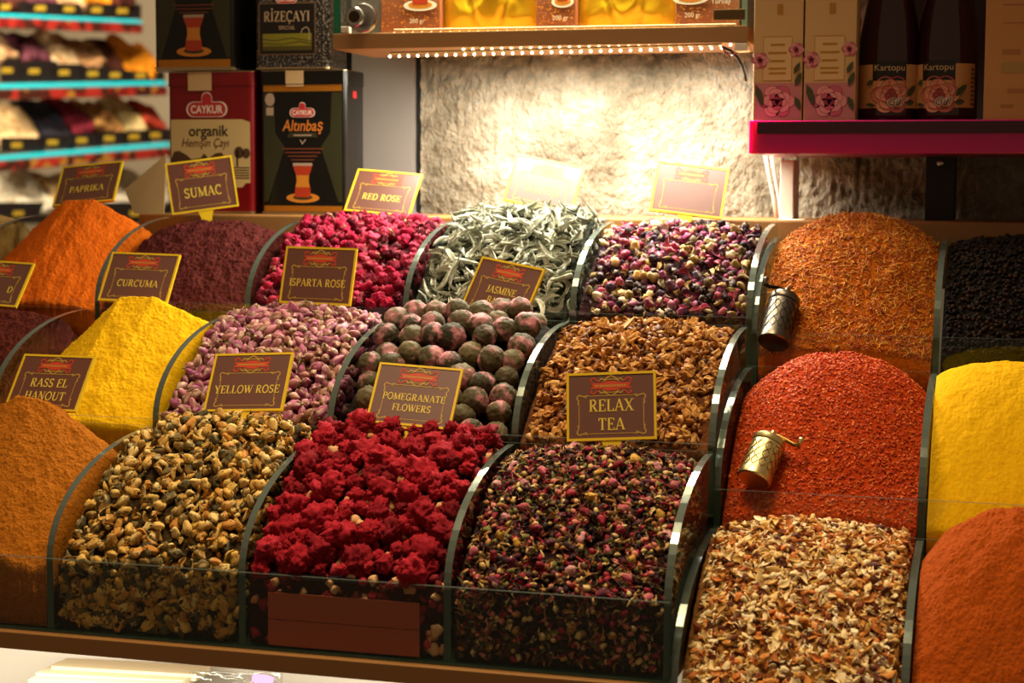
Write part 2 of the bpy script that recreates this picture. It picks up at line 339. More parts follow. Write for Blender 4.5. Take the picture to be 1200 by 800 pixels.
# ================================================================== ACRYLIC BIN UNITS
D = .175; H = .0855
def profile(y0, zr, zf, dep=D, h=H, n=18):
    return [(y0, zf), (y0, zr-.003)] + [(y0+dep*(1-math.cos(t)), zr-.002+h*math.sin(t)) for t in np.linspace(.05, PI/2, n)] + [(y0+dep, zf)]
def bin_unit(name, label, x0, W, idx, y0, zr, tk=.0058):
    zf = zr-.0585
    t = empty(name, (x0, y0, zf), label, 'bin rack', 'clear acrylic bin racks')
    xa, xb = idx[0]*W, idx[-1]*W
    mb = MB(); mb.box(xa-.002, xb+.002, -.0045, -.0003, 0, zr-zf); mb.I = [0, 1, 0, 0, 0, 0]; mb.build('front_panel', [CLEAR, EDGE], t)
    mb = MB(); mb.box(xa-.002, xb+.002, -.0045, D+.004, -.002, -.0002); mb.build('floor_panel', DEDGE, t)
    mb = MB(); mb.box(xa-.002, xb+.002, D+.0005, D+.0035, 0, zr-zf+H-.001); mb.I = [0, 1, 0, 0, 0, 0]; mb.build('back_panel', [CLEAR, EDGE], t)
    pr = profile(0, zr-zf, .0005); n = len(pr)
    V = [(-tk/2, y, z) for y, z in pr] + [(tk/2, y, z) for y, z in pr]
    F = [tuple(range(n)), tuple(range(n, 2*n))[::-1]] + [(i, i+n, (i+1) % n+n, (i+1) % n) for i in range(n)]
    I = [0, 0, 2] + [1]*(n-3) + [0, 0]
    me = mesh('divider', V, F, [CLEAR, EDGE, DEDGE], I)
    for i in idx: link('divider', me, t, (i*W, 0, 0))
MW = .1695
RW = .1655; RX = .5135
bin_unit('spice_bin_rack', 'lowest clear bin rack holding yellow rosebuds and pomegranate flowers', 0, MW, [-2, -1, 0, 1, 2, 3], 0, 0)
bin_unit('spice_bin_rack', 'middle clear bin rack holding curcuma, rosebuds and tea balls', 0, MW, [-3, -2, -1, 0, 1, 2, 3], .185, .09)
bin_unit('spice_bin_rack', 'top clear bin rack holding paprika, sumac and sage leaves', 0, MW, [-3, -2, -1, 0, 1, 2, 3], .385, .181)
bin_unit('spice_bin_rack', 'clear bin rack of pale tea flakes beside the brown powder dome', RX, RW, [0, 1, 2], 0, -.062)
bin_unit('spice_bin_rack', 'clear bin rack of red chili flakes and bright yellow powder', RX, RW, [0, 1, 2], .185, .053)
bin_unit('spice_bin_rack', 'clear bin rack of orange threads and black peppercorns under magenta shelf', RX, RW, [0, 1, 2], .385, .1675)

# ------------------------------------------------------------------ heaps
class Heap:
    def __init__(s, x0, x1, y0, zr, crest, vc=.72, drop=.022, p=2.4, a=1., zf=-.006, back=.35, lump=.0015, lsc=60, flat=0, grain=0, dr=.45, inset=0, seed=0):
        s.x0, s.x1, s.y0, s.zr = x0+.0042, x1-.0042, y0+.0012, zr
        s.vc = vc; s.D = D-.003; c = at(crest[0], crest[1], y0+vc*D)
        s.uc = (c[0]-s.x0)/(s.x1-s.x0); s.zc = c[2]; s.drop = drop; s.p = p; s.a = a; s.zf = zr+zf; s.back = back
        s.lump = lump; s.lsc = lsc; s.grain = grain; s.dr = dr; s.inset = inset; s.flat = flat; s.seed = seed; s.zfl = zr-.0575
    def z(s, u, v, rough=True):
        if v < s.vc: S = (v/s.vc); S = (math.sin(S*PI/2)*(s.a)+S*(1-s.a))
        else: S = 1-s.back*((v-s.vc)/(1-s.vc))**2
        q = u-s.uc; dd = s.drop*(s.dr+(1-s.dr)*.5*(1-math.tanh(q*12))); q = q/(max(s.uc, .5)) if q < 0 else q/(max(1-s.uc, .5)); q = abs(q)
        q = max(0, (q-s.flat)/(1-s.flat))
        z = s.zf+(s.zc-s.zf)*S - dd*(q**s.p)*(.25+.75*max(S, 0))
        if rough:
            x = s.x0+(s.x1-s.x0)*u; y = s.y0+s.D*v
            z += s.lump*(noise.noise((x*s.lsc, y*s.lsc, s.seed)) + .5*noise.noise((x*s.lsc*2.7, y*s.lsc*2.7, s.seed+9)) + .3*noise.noise((x*s.lsc*7, y*s.lsc*7, s.seed+5)))
            if s.grain: z += s.grain*(noise.noise((x*420, y*420, s.seed))+.8*noise.noise((x*900, y*900, s.seed+2)))
        return max(z, s.zfl+.004)
    def pt(s, u, v, rough=True): return (s.x0+(s.x1-s.x0)*u, s.y0+s.D*v, s.z(u, v, rough))
    def nrm(s, u, v):
        e = .02; a = Vector(s.pt(u+e, v, False))-Vector(s.pt(u-e, v, False)); b = Vector(s.pt(u, v+e, False))-Vector(s.pt(u, v-e, False))
        return a.cross(b).normalized()
    def bed(s, nu=90, nv=100, sink=0.):
        V = []; F = []
        for j in range(nv+1):
            for i in range(nu+1):
                x, y, z = s.pt(i/nu, j/nv); x = min(x, s.x1-s.inset*.8); y = max(y, s.y0+s.inset); V.append((x, y, max(z-sink, s.zfl+.002)))
        w_ = nu+1
        for j in range(nv):
            for i in range(nu): a = j*w_+i; F.append((a, a+1, a+w_+1, a+w_))
        rim = [i for i in range(w_)] + [j*w_+nu for j in range(1, nv+1)] + [nv*w_+i for i in range(nu-1, -1, -1)] + [j*w_ for j in range(nv-1, 0, -1)]
        n = len(V); V += [(V[i][0], V[i][1], s.zfl) for i in rim]; m = len(rim)
        F += [(rim[k], n+k, n+(k+1) % m, rim[(k+1) % m]) for k in range(m)] + [tuple(range(n, n+m))[::-1]]
        return V, F
    def hit(s, px, py):
        for k in range(400):
            Y = s.y0+s.D*k/400; P = at(px, py, Y); u = (P[0]-s.x0)/(s.x1-s.x0)
            if 0 <= u <= 1 and P[2] <= s.z(u, k/400, False): return P
        return at(px, py, s.y0+s.D*.6)
mx = lambda i: i*MW
def HM(row, i, crest, **k): y0, zr = {3: (0, 0), 2: (.185, .09), 1: (.385, .181)}[row]; return Heap(mx(i), mx(i+1), y0, zr, crest, seed=row*7+i, **k)
def HR(row, i, crest, **k): y0, zr = {3: (0, -.062), 2: (.185, .053), 1: (.385, .1675)}[row]; return Heap(RX+RW*i, RX+RW*(i+1), y0, zr, crest, seed=40+row*7+i, **k)

def powder(name, hp, m, label, cat='spice', nu=230, nv=240, extra=None, mats=None):
    V, F = hp.bed(nu, nv); mb = MB(); mb.V = V; mb.F = F; mb.I = [0]*len(F)
    if extra: extra(mb)
    o = mb.build(name, mats or m, smooth=True)
    return tag(o, label, cat, kind='stuff')

# pieces -------------------------------------------------------------
def ico(sub):
    import bmesh
    bm = bmesh.new(); bmesh.ops.create_icosphere(bm, subdivisions=sub, radius=1)
    V = np.array([v.co[:] for v in bm.verts]); F = [tuple(v.index for v in f.verts) for f in bm.faces]; bm.free(); return V, F
ICO = {k: ico(k) for k in (1, 2, 3, 4)}
def chunk(size, sq=(1, .8, .6), sub=2, amp=.35, fr=1.6, seed=0):
    V, F = ICO[sub]; W_ = []
    for v in V:
        n = 1+amp*noise.noise((v[0]*fr+seed*3.1, v[1]*fr+seed, v[2]*fr)) + amp*.5*noise.noise((v[0]*fr*2.7, v[1]*fr*2.7+seed, v[2]*fr*2.7))
        W_.append((v[0]*n*size*sq[0], v[1]*n*size*sq[1], v[2]*n*size*sq[2]))
    return np.array(W_), F, [0]*len(F)
def crumple(size, seed):
    V, F = ICO[4]; W_ = []
    for v in V:
        q = Vector(v); n = .85+.45*noise.noise(q*1.5+Vector((seed*5, 0, 0))) + .36*abs(noise.noise(q*3.6+Vector((0, seed*3, 0)))) + .42*abs(noise.noise(q*8+Vector((0, 0, seed)))) + .22*noise.noise(q*15)
        W_.append((v[0]*n*size, v[1]*n*size*.9, v[2]*n*size*.75))
    return np.array(W_), F, [0]*len(F)
def bud(length, wid, seed, openness=.2, calyx=True):
    mb = MB(); n = 15; rs = random.Random(seed)
    prof = [(.12, 0), (.6, .09), (.92, .24), (1, .40), (.9, .56), (.68, .72), (.42+openness*.6, .87), (.14+openness*.5, 1.0)]
    V = []
    tw = rs.uniform(1.5, 3.0); ph = rs.uniform(0, 6)
    for k, (r, z) in enumerate(prof):
        for i in range(n):
            th = 2*PI*i/n; lob = 1+.20*math.sin(5*th+tw*z*4+ph)*(.3+z) + .12*math.sin(3*th-ph)
            V.append((r*lob*wid/2*math.cos(th), r*lob*wid/2*math.sin(th), (z-.45)*length + openness*.12*length*math.sin(5*th+tw*3.6+ph)*(z > .85)))
    F = []
    for k in range(len(prof)-1): F += [(k*n+i, k*n+(i+1) % n, (k+1)*n+(i+1) % n, (k+1)*n+i) for i in range(n)]
    F += [tuple(range(n))[::-1], tuple(range((len(prof)-1)*n, len(prof)*n))]
    mb.add(V, F, 0)
    if calyx:
        z0 = -.45*length
        mb.tube([(0, 0, z0-.22*length), (0.02*length, 0, z0-.08*length), (0, 0, z0+.03*length)], [wid*.06, wid*.09, wid*.2], 1, 6)
        for i in range(5):
            a = 2*PI*i/5+ph; ca, sa = math.cos(a), math.sin(a); r1 = wid*.5
            L_ = [(ca*wid*.12, sa*wid*.12, z0+.0*length), (ca*r1*.85-sa*wid*.16, sa*r1*.85+ca*wid*.16, z0+.16*length), (ca*r1*1.12, sa*r1*1.12, z0+rs.uniform(.35, .6)*length), (ca*r1*.85+sa*wid*.16, sa*r1*.85-ca*wid*.16, z0+.16*length)]
            mb.add(L_, [(0, 1, 2, 3)], 1)
    return np.array(mb.V), mb.F, mb.I
def leaf(length, wid, bend, curl, seed=0, nl=8, thick=.0007):
    """long leaf or petal: closed, thin, bent along its length and curled across"""
    V = []; F = []; rs = random.Random(seed); wob = rs.uniform(-.25, .25); na = 4
    for k in range(nl+1):
        t = k/nl; wk = wid*.5*max(.06, math.sin(PI*min(1, t*.96+.02))**.8); ang = bend*(t-.5)
        cx = length*(math.sin(ang)/bend if abs(bend) > 1e-3 else t-.5); cz = length*((1-math.cos(ang))/bend if abs(bend) > 1e-3 else 0)
        oy = wob*length*math.sin(PI*t*1.3)
        top = []
        for q in range(na+1):
            s_ = q/na*2-1; c = curl*s_
            yy = wk*(math.sin(c)/curl if abs(curl) > 1e-3 else s_); zz = wk*((1-math.cos(c))/curl if abs(curl) > 1e-3 else 0)
            top.append((cx-math.sin(ang)*zz, oy+yy, cz+math.cos(ang)*zz))
        V += top + [(x, y, z-thick) for x, y, z in top[::-1]]
    m = 2*(na+1)
    for k in range(nl): F += [(k*m+i, k*m+(i+1) % m, (k+1)*m+(i+1) % m, (k+1)*m+i) for i in range(m)]
    F += [tuple(range(m))[::-1], tuple(range(nl*m, nl*m+m))]
    return np.array(V), F, [0]*len(F)
def thread(length, r, bend):
    mb = MB(); mb.tube([(length*(t-.5), bend*length*(t*t-t), 0) for t in (0, .33, .66, 1)], [r*.6, r, r, r*.5], 0, 3); return np.array(mb.V), mb.F, mb.I

def rot_to(n, flatness):
    """random turn about the surface normal n, tipped by up to (1-flatness)"""
    z = Vector(n); j = Vector((random.gauss(0, 1), random.gauss(0, 1), random.gauss(0, 1)))*(1-flatness)
    z = (z+j).normalized(); q = Vector((0, 0, 1)).rotation_difference(z).to_matrix()
    return q @ Matrix.Rotation(random.uniform(0, 2*PI), 3, 'Z')
LIE = Matrix.Rotation(PI/2, 3, 'Y')
def spots(hp, n, dmin, um=(.04, .96), vm=(.02, .93), seed=1):
    rg = np.random.default_rng(seed); P = []; UV = []
    for _ in range(n*14):
        u = rg.uniform(*um); v = rg.uniform(*vm); p = np.array(hp.pt(u, v, False))
        if P and (((np.array(P)-p)**2).sum(1) < dmin*dmin).any(): continue
        P.append(p); UV.append((u, v))
        if len(P) >= n: break
    return UV
def scatter_stuff(mb, hp, n, variants, mi_map, lift=0, flatness=.5, lie=False, front=0, side=0, um=(.03, .97), vm=(.01, .95), smin=.75, smax=1.15):
    """n loose pieces over the heap, and some against the inner face of the front panel"""
    for k in range(n+front+side):
        V, F, I = variants[random.randrange(len(variants))]
        if k < n:
            u = random.uniform(*um); v = random.uniform(*vm); p = Vector(hp.pt(u, v)); nn = hp.nrm(u, v); p += nn*(lift*random.uniform(.3, 1))
        elif k >= n+front:
            v = random.uniform(.03, .93); zt = hp.z(1, v, False); p = Vector((hp.x1-hp.inset*random.uniform(.4, .9), hp.y0+hp.D*v, random.uniform(max(hp.zfl+.004, zt-.05), zt))); nn = Vector((1, -.2, .3)).normalized()
        else:
            u = random.uniform(*um); p = Vector((hp.x0+(hp.x1-hp.x0)*u, hp.y0+hp.inset*random.uniform(.5, 1.05), random.uniform(hp.zfl+.004, hp.zf+.002))); nn = Vector((0, -1, .3)).normalized()
        R = rot_to(nn, flatness)
        if lie: R = R @ LIE
        s_ = random.uniform(smin, smax)
        W_ = (V*s_) @ np.array(R).T + np.array(p)
        W_[:, 0] = np.clip(W_[:, 0], hp.x0-.0008, hp.x1+.0008); W_[:, 1] = np.clip(W_[:, 1], hp.y0-.0006, None)
        mb.add(W_, F, [mi_map[i] for i in I])
def individuals(name, hp, UV, variants, mats, label, cat, group, lift=0, flatness=.5, lie=False, smin=.8, smax=1.15, smooth=True):
    protos = []
    for V, F, I in variants: protos.append(mesh(name, V, F, mats, I, smooth))
    base = None
    for k, (u, v) in enumerate(UV):
        if base is None:
            base = link(name, protos[0]); tag(base, label, cat, group); o = base
        else:
            o = base.copy(); o.data = protos[random.randrange(len(protos))]; COL.objects.link(o)
        nn = hp.nrm(u, v); R = rot_to(nn, flatness)
        if lie: R = R @ LIE
        p = Vector(hp.pt(u, v)) + nn*lift*random.uniform(.6, 1.2)
        o.matrix_world = Matrix.LocRotScale(p, R.to_quaternion(), Vector((1, 1, 1))*random.uniform(smin, smax))

# ================================================================== CONTENTS OF THE BINS
# powders and fine grains
PAP = powder_mat('paprika_powder', ['C05408', 'D8650F', 'E47A18'], 400)
SUM = powder_mat('sumac_powder', ['2E0E0C', '4E1C1A', '642A24'], 190, strength=.9, dist=.003)
CUR = powder_mat('curcuma_powder', ['D2A004', 'E3B106', 'ECBE12'], 380)
RAS = powder_mat('brown_powder', ['84480A', '9E5C0E', 'B67018'], 420, strength=.8, dist=.0022)
DRK = powder_mat('dark_red_powder', ['2A0D0A', '4B1A13', '6A2A1E'], 200, strength=.8, dist=.0025)
BEI = powder_mat('beige_powder', ['94713C', 'B08C52', 'C8A86C'], 200)
CHI = powder_mat('chili_bed', ['96280A', 'B23C0E', 'C24C16'], 300, strength=.8)
SAF = powder_mat('saffron_bed', ['8A3C06', 'B8600C', 'CC7A1A'], 300, strength=.8)
YEL = powder_mat('yellow_powder', ['DEAA02', 'EDB805', 'F2C010'], 350, strength=.4)
ORB = powder_mat('orange_brown_powder', ['8E3C06', 'A84A08', 'B8560E'], 420, strength=.7, dist=.002)
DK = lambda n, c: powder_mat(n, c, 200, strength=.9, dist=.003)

powder('paprika_powder', HM(1, -2, (94, 235), drop=.056, dr=.6, p=1.1, a=.1, flat=.20, vc=.62, back=.6, lump=.0024, zf=-.003, grain=.0006), PAP, 'bright orange paprika heap rising to a blunt peak')
powder('sumac_powder', HM(1, -1, (250, 259), drop=.022, dr=.9, p=2.6, a=.7, vc=.66, lump=.0035, lsc=75, grain=.0013), SUM, 'dark maroon crumbly sumac heap under its sign')
powder('beige_powder', HM(1, -3, (-60, 246), drop=.02, p=2, a=.6), BEI, 'pale beige powder beside the paprika heap')
powder('curcuma_powder', HM(2, -1, (160, 348), drop=.056, p=1.0, a=.0, flat=.22, vc=.72, back=.6, lump=.0022, zf=-.004, grain=.0005), CUR, 'bright yellow curcuma heap with a sharp ridge beneath its sign')
powder('dark_red_powder', HM(2, -2, (-40, 360), drop=.02, p=2, a=.6, lump=.003, lsc=80, grain=.0013), DRK, 'dark red ground spice beside the yellow curcuma heap')
powder('brown_powder', HM(3, -1, (30, 467), drop=.060, dr=.85, p=1.3, a=.25, flat=.12, vc=.68, back=.5, lump=.0030, lsc=70, zf=.002, grain=.0011), RAS, 'golden brown spice heap in front of the sign for ras el hanout')
powder('yellow_powder', HR(2, 1, (1195, 424), drop=.022, p=3, a=.75, vc=.72, lump=.0012, zf=-.024, grain=.0003), YEL, 'vivid yellow powder heap beside the red chili flakes')
powder('orange_brown_powder', HR(3, 1, (1218, 597), drop=.046, p=3.0, a=.95, vc=.70, lump=.0028, lsc=55, zf=.012, grain=.0008), ORB, 'large orange brown powder dome beside the pale tea flakes')

# red chili flakes: bed and thousands of small flakes
hp = HR(2, 0, (985, 414), drop=.040, dr=.95, p=2.1, a=.7, flat=.06, vc=.74, lump=.0018, zf=-.020)
fl = [leaf(.0034, .0022, .5, .8, k, 2, .0004) for k in range(3)]
FLK = piece_mat('chili_flake', ['CA4C12', 'DA5A1C', 'BA3C0C', 'E4742E', 'C2440E', 'D45214', 'A42C0A', 'DE6C20'], 'island', rough=.55)
powder('chili_flakes', hp, None, 'coarse red chili flake heap with a brass mill lying on it', extra=lambda mb: scatter_stuff(mb, hp, 6500, fl, [1], .0006, .55, um=(.005, .995)), mats=[CHI, FLK])
CHILI = hp
# orange threads
hp2 = HR(1, 0, (1005, 251), drop=.036, dr=.9, p=2.2, a=.75, flat=.05, vc=.72, lump=.0022, zf=-.018)
th = [thread(.008, .00045, b) for b in (.3, -.4, .1)]
THR = piece_mat('orange_thread', ['C0620E', 'CE7C1A', 'A8460A', 'D8922C', '8E3408', 'C46C12', 'DCA646'], 'island', rough=.6)
powder('saffron_threads', hp2, None, 'orange safflower thread dome with a dark silver mill', extra=lambda mb: scatter_stuff(mb, hp2, 7000, th, [1], .0010, .6, um=(.01, .99)), mats=[SAF, THR])
SAFF = hp2
# peppercorns
hp3 = HR(1, 1, (1180, 279), drop=.02, p=2.2, a=.7, vc=.72, lump=.002, zf=-.016)
pc = [chunk(.0023, (1, 1, .95), 1, .12, 2, k) for k in range(3)]
PEP = piece_mat('peppercorn_skin', ['130B08', '20120B', '0B0706', '2E1A0E', '180E09'], 'object', rough=.7, spec=.12)
PEPI = piece_mat('peppercorn_skin_rest', ['130B08', '20120B', '0B0706', '2E1A0E', '180E09'], 'island', rough=.7, spec=.12)
powder('peppercorns', hp3, None, 'black peppercorn heap in the shade under the magenta shelf', extra=lambda mb: scatter_stuff(mb, hp3, 2200, pc, [1], .001, .5), mats=[DK('pepper_bed', ['0A0706', '140E0A', '1E140E']), PEPI])
individuals('peppercorn', hp3, spots(hp3, 280, .0045, um=(.02, .75), seed=5), pc, [PEP], 'small round black peppercorn on the peppercorn heap', 'peppercorn', 'black peppercorns', .0022, .5)

# pale tea flakes
FC = ['EED49C', 'E2BC70', 'CE8A3C', 'F6E6BE', 'B06624', 'E6C684', '84401A', 'F0D8A4', 'CE7A30', '5A2A18', 'F2DCAC', 'C49448']
hp4 = HR(3, 0, (945, 612), drop=.018, p=2.6, a=.6, vc=.78, lump=.0028, zf=-.002, inset=0.003)
fk = [leaf(.0095, .0062, b, c, k, 3, .0008) for k, (b, c) in enumerate([(.5, .9), (-.6, .7), (.9, 1.2), (.2, -.8)])] + [chunk(.0034, (1.2, .8, .5), 1, .5, 1.7, k) for k in range(2)]
fk2 = [leaf(.0065, .004, b, c, k, 2, .0006) for k, (b, c) in enumerate([(.5, .9), (-.6, .7), (.9, 1.2)])]
powder('tea_flakes', hp4, None, 'pale mixed tea flake heap in the lowest bin', extra=lambda mb: scatter_stuff(mb, hp4, 3000, fk+fk2*2, [1], .0015, .5, side=300), mats=[DK('flake_bed', ['5A3214', '8A5C2A', 'A87A40']), piece_mat('flake_rest', FC, 'island', rough=.7)])
individuals('tea_flake', hp4, spots(hp4, 290, .0065, seed=6), fk, [piece_mat('flake_skin', FC, 'object', rough=.65)], 'curled cream or brown flake on the pale tea heap', 'tea flake', 'flakes on the pale tea heap', .0028, .55, smin=.85, smax=1.3, smooth=False)

# brown dried fruit chips
CC = ['A0662C', '7A4418', 'B88444', '4E260E', 'A86E30', '8A5624', 'C89A5C', '5E3212']
hp5 = HM(2, 2, (745, 378), drop=.020, p=2.6, a=.55, vc=.80, lump=.0025, zf=-.004)
ch = [chunk(.0046, (1.3, .85, .6), 2, .85, 1.5, k) for k in range(5)] + [leaf(.011, .006, .9, 1.6, k, 4, .0012) for k in range(2)]
powder('fruit_chips', hp5, None, 'brown dried apple tea chip heap behind the relax tea sign', extra=lambda mb: scatter_stuff(mb, hp5, 900, [chunk(.0042, (1.3, .8, .6), 1, .55, 1.6, k) for k in range(5)], [1], .0012, .4), mats=[DK('chip_bed', ['3A1C0C', '5C3216', '7A4A22']), piece_mat('chip_rest', CC, 'island', rough=.6)])
individuals('fruit_chip', hp5, spots(hp5, 300, .0072, seed=7), ch, [piece_mat('chip_skin', CC, 'object', streak='BC8A4A', rough=.85, spec=.12, sscale=(220, 220, 220))], 'wrinkled brown dried fruit chip behind the relax tea sign', 'fruit chip', 'chips behind the relax tea sign', .003, .35, smooth=False)
stick = empty('wood_sliver', at(731, 388, .31), 'pale flat wood sliver lying on the brown fruit chips', 'wood sliver')
V, F, I = leaf(.026, .007, .15, .2, 3, 6, .0015); link('sliver', mesh('sliver', V, F, mat('pale_wood', 'C69A5E', .7)), stick, (0, -.004, .006), (.5, -.5, .1))

# Isparta rosebuds
PK = ['A8587C', '94446C', 'C0809A', '7E3458', 'B4707E', 'C49A90', '9A5078', 'A06A62', '8A5A48']
CAL = mat('dry_green_calyx', '8C7C4E', .8)
budv = [bud(.0140, .0084, k, o) for k, o in enumerate((.0, .1, .0, .2, .05))]
hp6 = HM(2, 0, (335, 365), drop=.020, p=2.4, a=.6, vc=.80, lump=.003, zf=-.002, inset=0.005)
ROSEI = piece_mat('rosebud_rest', PK, 'island', rough=.7)
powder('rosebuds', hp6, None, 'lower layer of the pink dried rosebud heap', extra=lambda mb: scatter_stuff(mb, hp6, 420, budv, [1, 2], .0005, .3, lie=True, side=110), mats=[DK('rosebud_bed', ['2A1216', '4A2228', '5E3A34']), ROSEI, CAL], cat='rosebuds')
individuals('rosebud', hp6, spots(hp6, 300, .0078, seed=8), budv, [piece_mat('rosebud_petal', PK, 'object', streak='D8BCA8', rough=.7, spos=(.5, .68)), CAL], 'small pink dried rosebud on the heap behind the yellow rose sign', 'rosebud', 'pink rosebuds behind the yellow rose sign', .0052, .3, lie=True)

# red roses
RR = ['8E1030', 'A41C3E', '640A22', '96183A', 'B43452', '74102A', '4E081A', 'A42E48']
hp7 = HM(1, 0, (420, 258), drop=.013, p=2.6, a=.6, vc=.74, lump=.003, zf=-.004, inset=0.005)
rdv = [bud(.0145, .0125, 20+k, o) for k, o in enumerate((.4, .7, .3))] + [crumple(.0062, 31.5), crumple(.0066, 33.5)] + [leaf(.013, .010, .9, 2.0, 5, 5, .0007)]
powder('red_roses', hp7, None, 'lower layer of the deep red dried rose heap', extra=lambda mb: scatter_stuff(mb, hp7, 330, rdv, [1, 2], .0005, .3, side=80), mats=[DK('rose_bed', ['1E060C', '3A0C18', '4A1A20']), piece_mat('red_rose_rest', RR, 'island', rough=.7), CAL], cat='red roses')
individuals('red_rose', hp7, spots(hp7, 260, .0095, seed=9), rdv, [piece_mat('red_rose_petal', RR, 'object', streak='C87878', rough=.85, spec=.1, spos=(.6, .85)), CAL], 'crumpled deep red dried rose on the heap by the red rose sign', 'dried rose', 'dried roses by the red rose sign', .0042, .3)

# sage leaves
SG = ['A2A492', 'BCBCAC', '80846F', 'CFCFC0', '94967F', 'B0B09C', '686C5C']
lv = [leaf(.030, .0105, b, c, k, 8, .0007) for k, (b, c) in enumerate([(1.2, 1.6), (-.9, 2.2), (1.9, 1.2), (.5, 2.4), (-1.6, 1.9)])]
hp8 = HM(1, 1, (608, 250), drop=.016, p=2.2, a=.65, vc=.74, lump=.004, zf=-.008, inset=0.004)
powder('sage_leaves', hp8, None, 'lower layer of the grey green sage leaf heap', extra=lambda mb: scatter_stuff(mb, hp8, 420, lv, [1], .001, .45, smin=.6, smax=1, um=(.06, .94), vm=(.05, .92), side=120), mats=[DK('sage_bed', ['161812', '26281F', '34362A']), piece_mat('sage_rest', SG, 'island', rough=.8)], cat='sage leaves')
individuals('sage_leaf', hp8, spots(hp8, 290, .0085, um=(.07, .93), vm=(.05, .95), seed=10), lv, [piece_mat('sage_skin', SG, 'object', streak='D8D8C8', rough=.8, sscale=(200, 200, 200), spos=(.5, .7))], 'curled grey green sage leaf on the pale leaf heap', 'sage leaf', 'sage leaves on the pale heap', .005, .42, smin=.75, smax=1.15)

# rose and petal mix
MXC = ['A83858', '7A1C40', 'C8B07C', '4A1C30', 'BE9A5C', '9A5878', '2E1420', 'CCBC98', '84345E', '927A40', '3C2440', 'B4586E', '241018', '6A5A3A']
mxv = [bud(.011, .009, 40+k, o) for k, o in enumerate((.1, .4, .6))] + [leaf(.012, .009, b, c, k, 4, .0007) for k, (b, c) in enumerate([(1, 1.8), (-.9, 1.6), (.4, 2.2)])] + [chunk(.0045, (1.2, .9, .6), 2, .5, 1.7, 3)]
hp9 = HM(1, 2, (785, 266), drop=.016, p=2.8, a=.6, vc=.74, lump=.003, zf=-.003, inset=0.004)
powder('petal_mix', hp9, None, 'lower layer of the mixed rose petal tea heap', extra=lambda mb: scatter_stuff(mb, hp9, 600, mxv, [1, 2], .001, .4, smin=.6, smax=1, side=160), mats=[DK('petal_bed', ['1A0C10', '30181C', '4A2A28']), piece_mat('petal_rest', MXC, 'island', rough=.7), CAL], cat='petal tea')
individuals('dried_petal', hp9, spots(hp9, 300, .0082, seed=12), mxv, [piece_mat('petal_skin', MXC, 'object', streak='E8D6B8', rough=.65, spos=(.55, .8)), CAL], 'purple, pink or cream dried bloom in the heap beside the white post', 'dried petal', 'blooms of the mixed rose petal tea', .0036, .4)

# jasmine balls
hpj = HM(2, 1, (535, 374), drop=.016, p=2.6, a=.6, vc=.80, lump=.003, zf=-.020)
def ball(seed):
    V, F = ICO[4]; W_ = []; R_ = Matrix.Rotation(seed*1.3, 3, 'X') @ Matrix.Rotation(seed*2.1, 3, 'Z')
    for v in V:
        q = R_ @ Vector(v); f = q.z*9+2.2*noise.noise(q*2+Vector((seed, 0, 0)))*3
        n = 1+.045*math.sin(f*1.6)+.07*noise.noise(q*1.6+Vector((0, seed, 0)))+.035*noise.noise(q*7)
        W_.append((v[0]*n*.0128, v[1]*n*.0128, v[2]*n*.0120))
    return np.array(W_), F, [0]*len(F)
JB = piece_mat('jasmine_ball_skin', ['403A22', '544E32', '302A1A', '6A6244', '4E4028'], 'object', streak='C8868E', rough=.7, const=False, sscale=(80, 80, 42), spos=(.50, .68), bscale=420)
mbj = MB(); V, F = hpj.bed(); mbj.V = V; mbj.F = F; mbj.I = [0]*len(F)
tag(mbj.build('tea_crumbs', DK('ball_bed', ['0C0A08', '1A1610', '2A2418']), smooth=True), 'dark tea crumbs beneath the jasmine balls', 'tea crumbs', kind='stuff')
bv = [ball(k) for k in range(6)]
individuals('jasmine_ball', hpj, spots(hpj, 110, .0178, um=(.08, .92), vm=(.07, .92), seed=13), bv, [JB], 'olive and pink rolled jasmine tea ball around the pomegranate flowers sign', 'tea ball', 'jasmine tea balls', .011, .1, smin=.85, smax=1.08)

# yellow rosebuds
YC = ['C79A44', 'A8782A', 'D9B464', '8A6A2A', '6E5A2E', 'B88A3A', 'E0C27A', '4A4226', 'C08432', 'D2A850']
yv = [bud(.0125, .0085, 60+k, o) for k, o in enumerate((.1, .3, .5))] + [leaf(.0125, .008, b, c, k, 4, .0010) for k, (b, c) in enumerate([(1, 1.7), (.6, 2.1)])]
GC = mat('dark_green_calyx', '4E4A26', .8)
hp10 = HM(3, 0, (262, 491), drop=.026, p=2.4, a=.6, vc=.78, lump=.003, zf=-.004, inset=0.005)
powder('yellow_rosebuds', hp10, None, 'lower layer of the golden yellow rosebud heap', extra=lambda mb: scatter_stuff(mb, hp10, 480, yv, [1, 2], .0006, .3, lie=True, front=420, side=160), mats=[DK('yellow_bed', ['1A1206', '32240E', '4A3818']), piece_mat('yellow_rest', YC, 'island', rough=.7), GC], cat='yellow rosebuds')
individuals('yellow_rosebud', hp10, spots(hp10, 300, .0082, seed=14), yv, [piece_mat('yellow_petal', YC, 'object', streak='E6CC8C', rough=.62, spos=(.5, .75)), GC], 'golden dried rosebud on the heap below the yellow rose sign', 'rosebud', 'golden rosebuds below the yellow rose sign', .004, .3, lie=True)

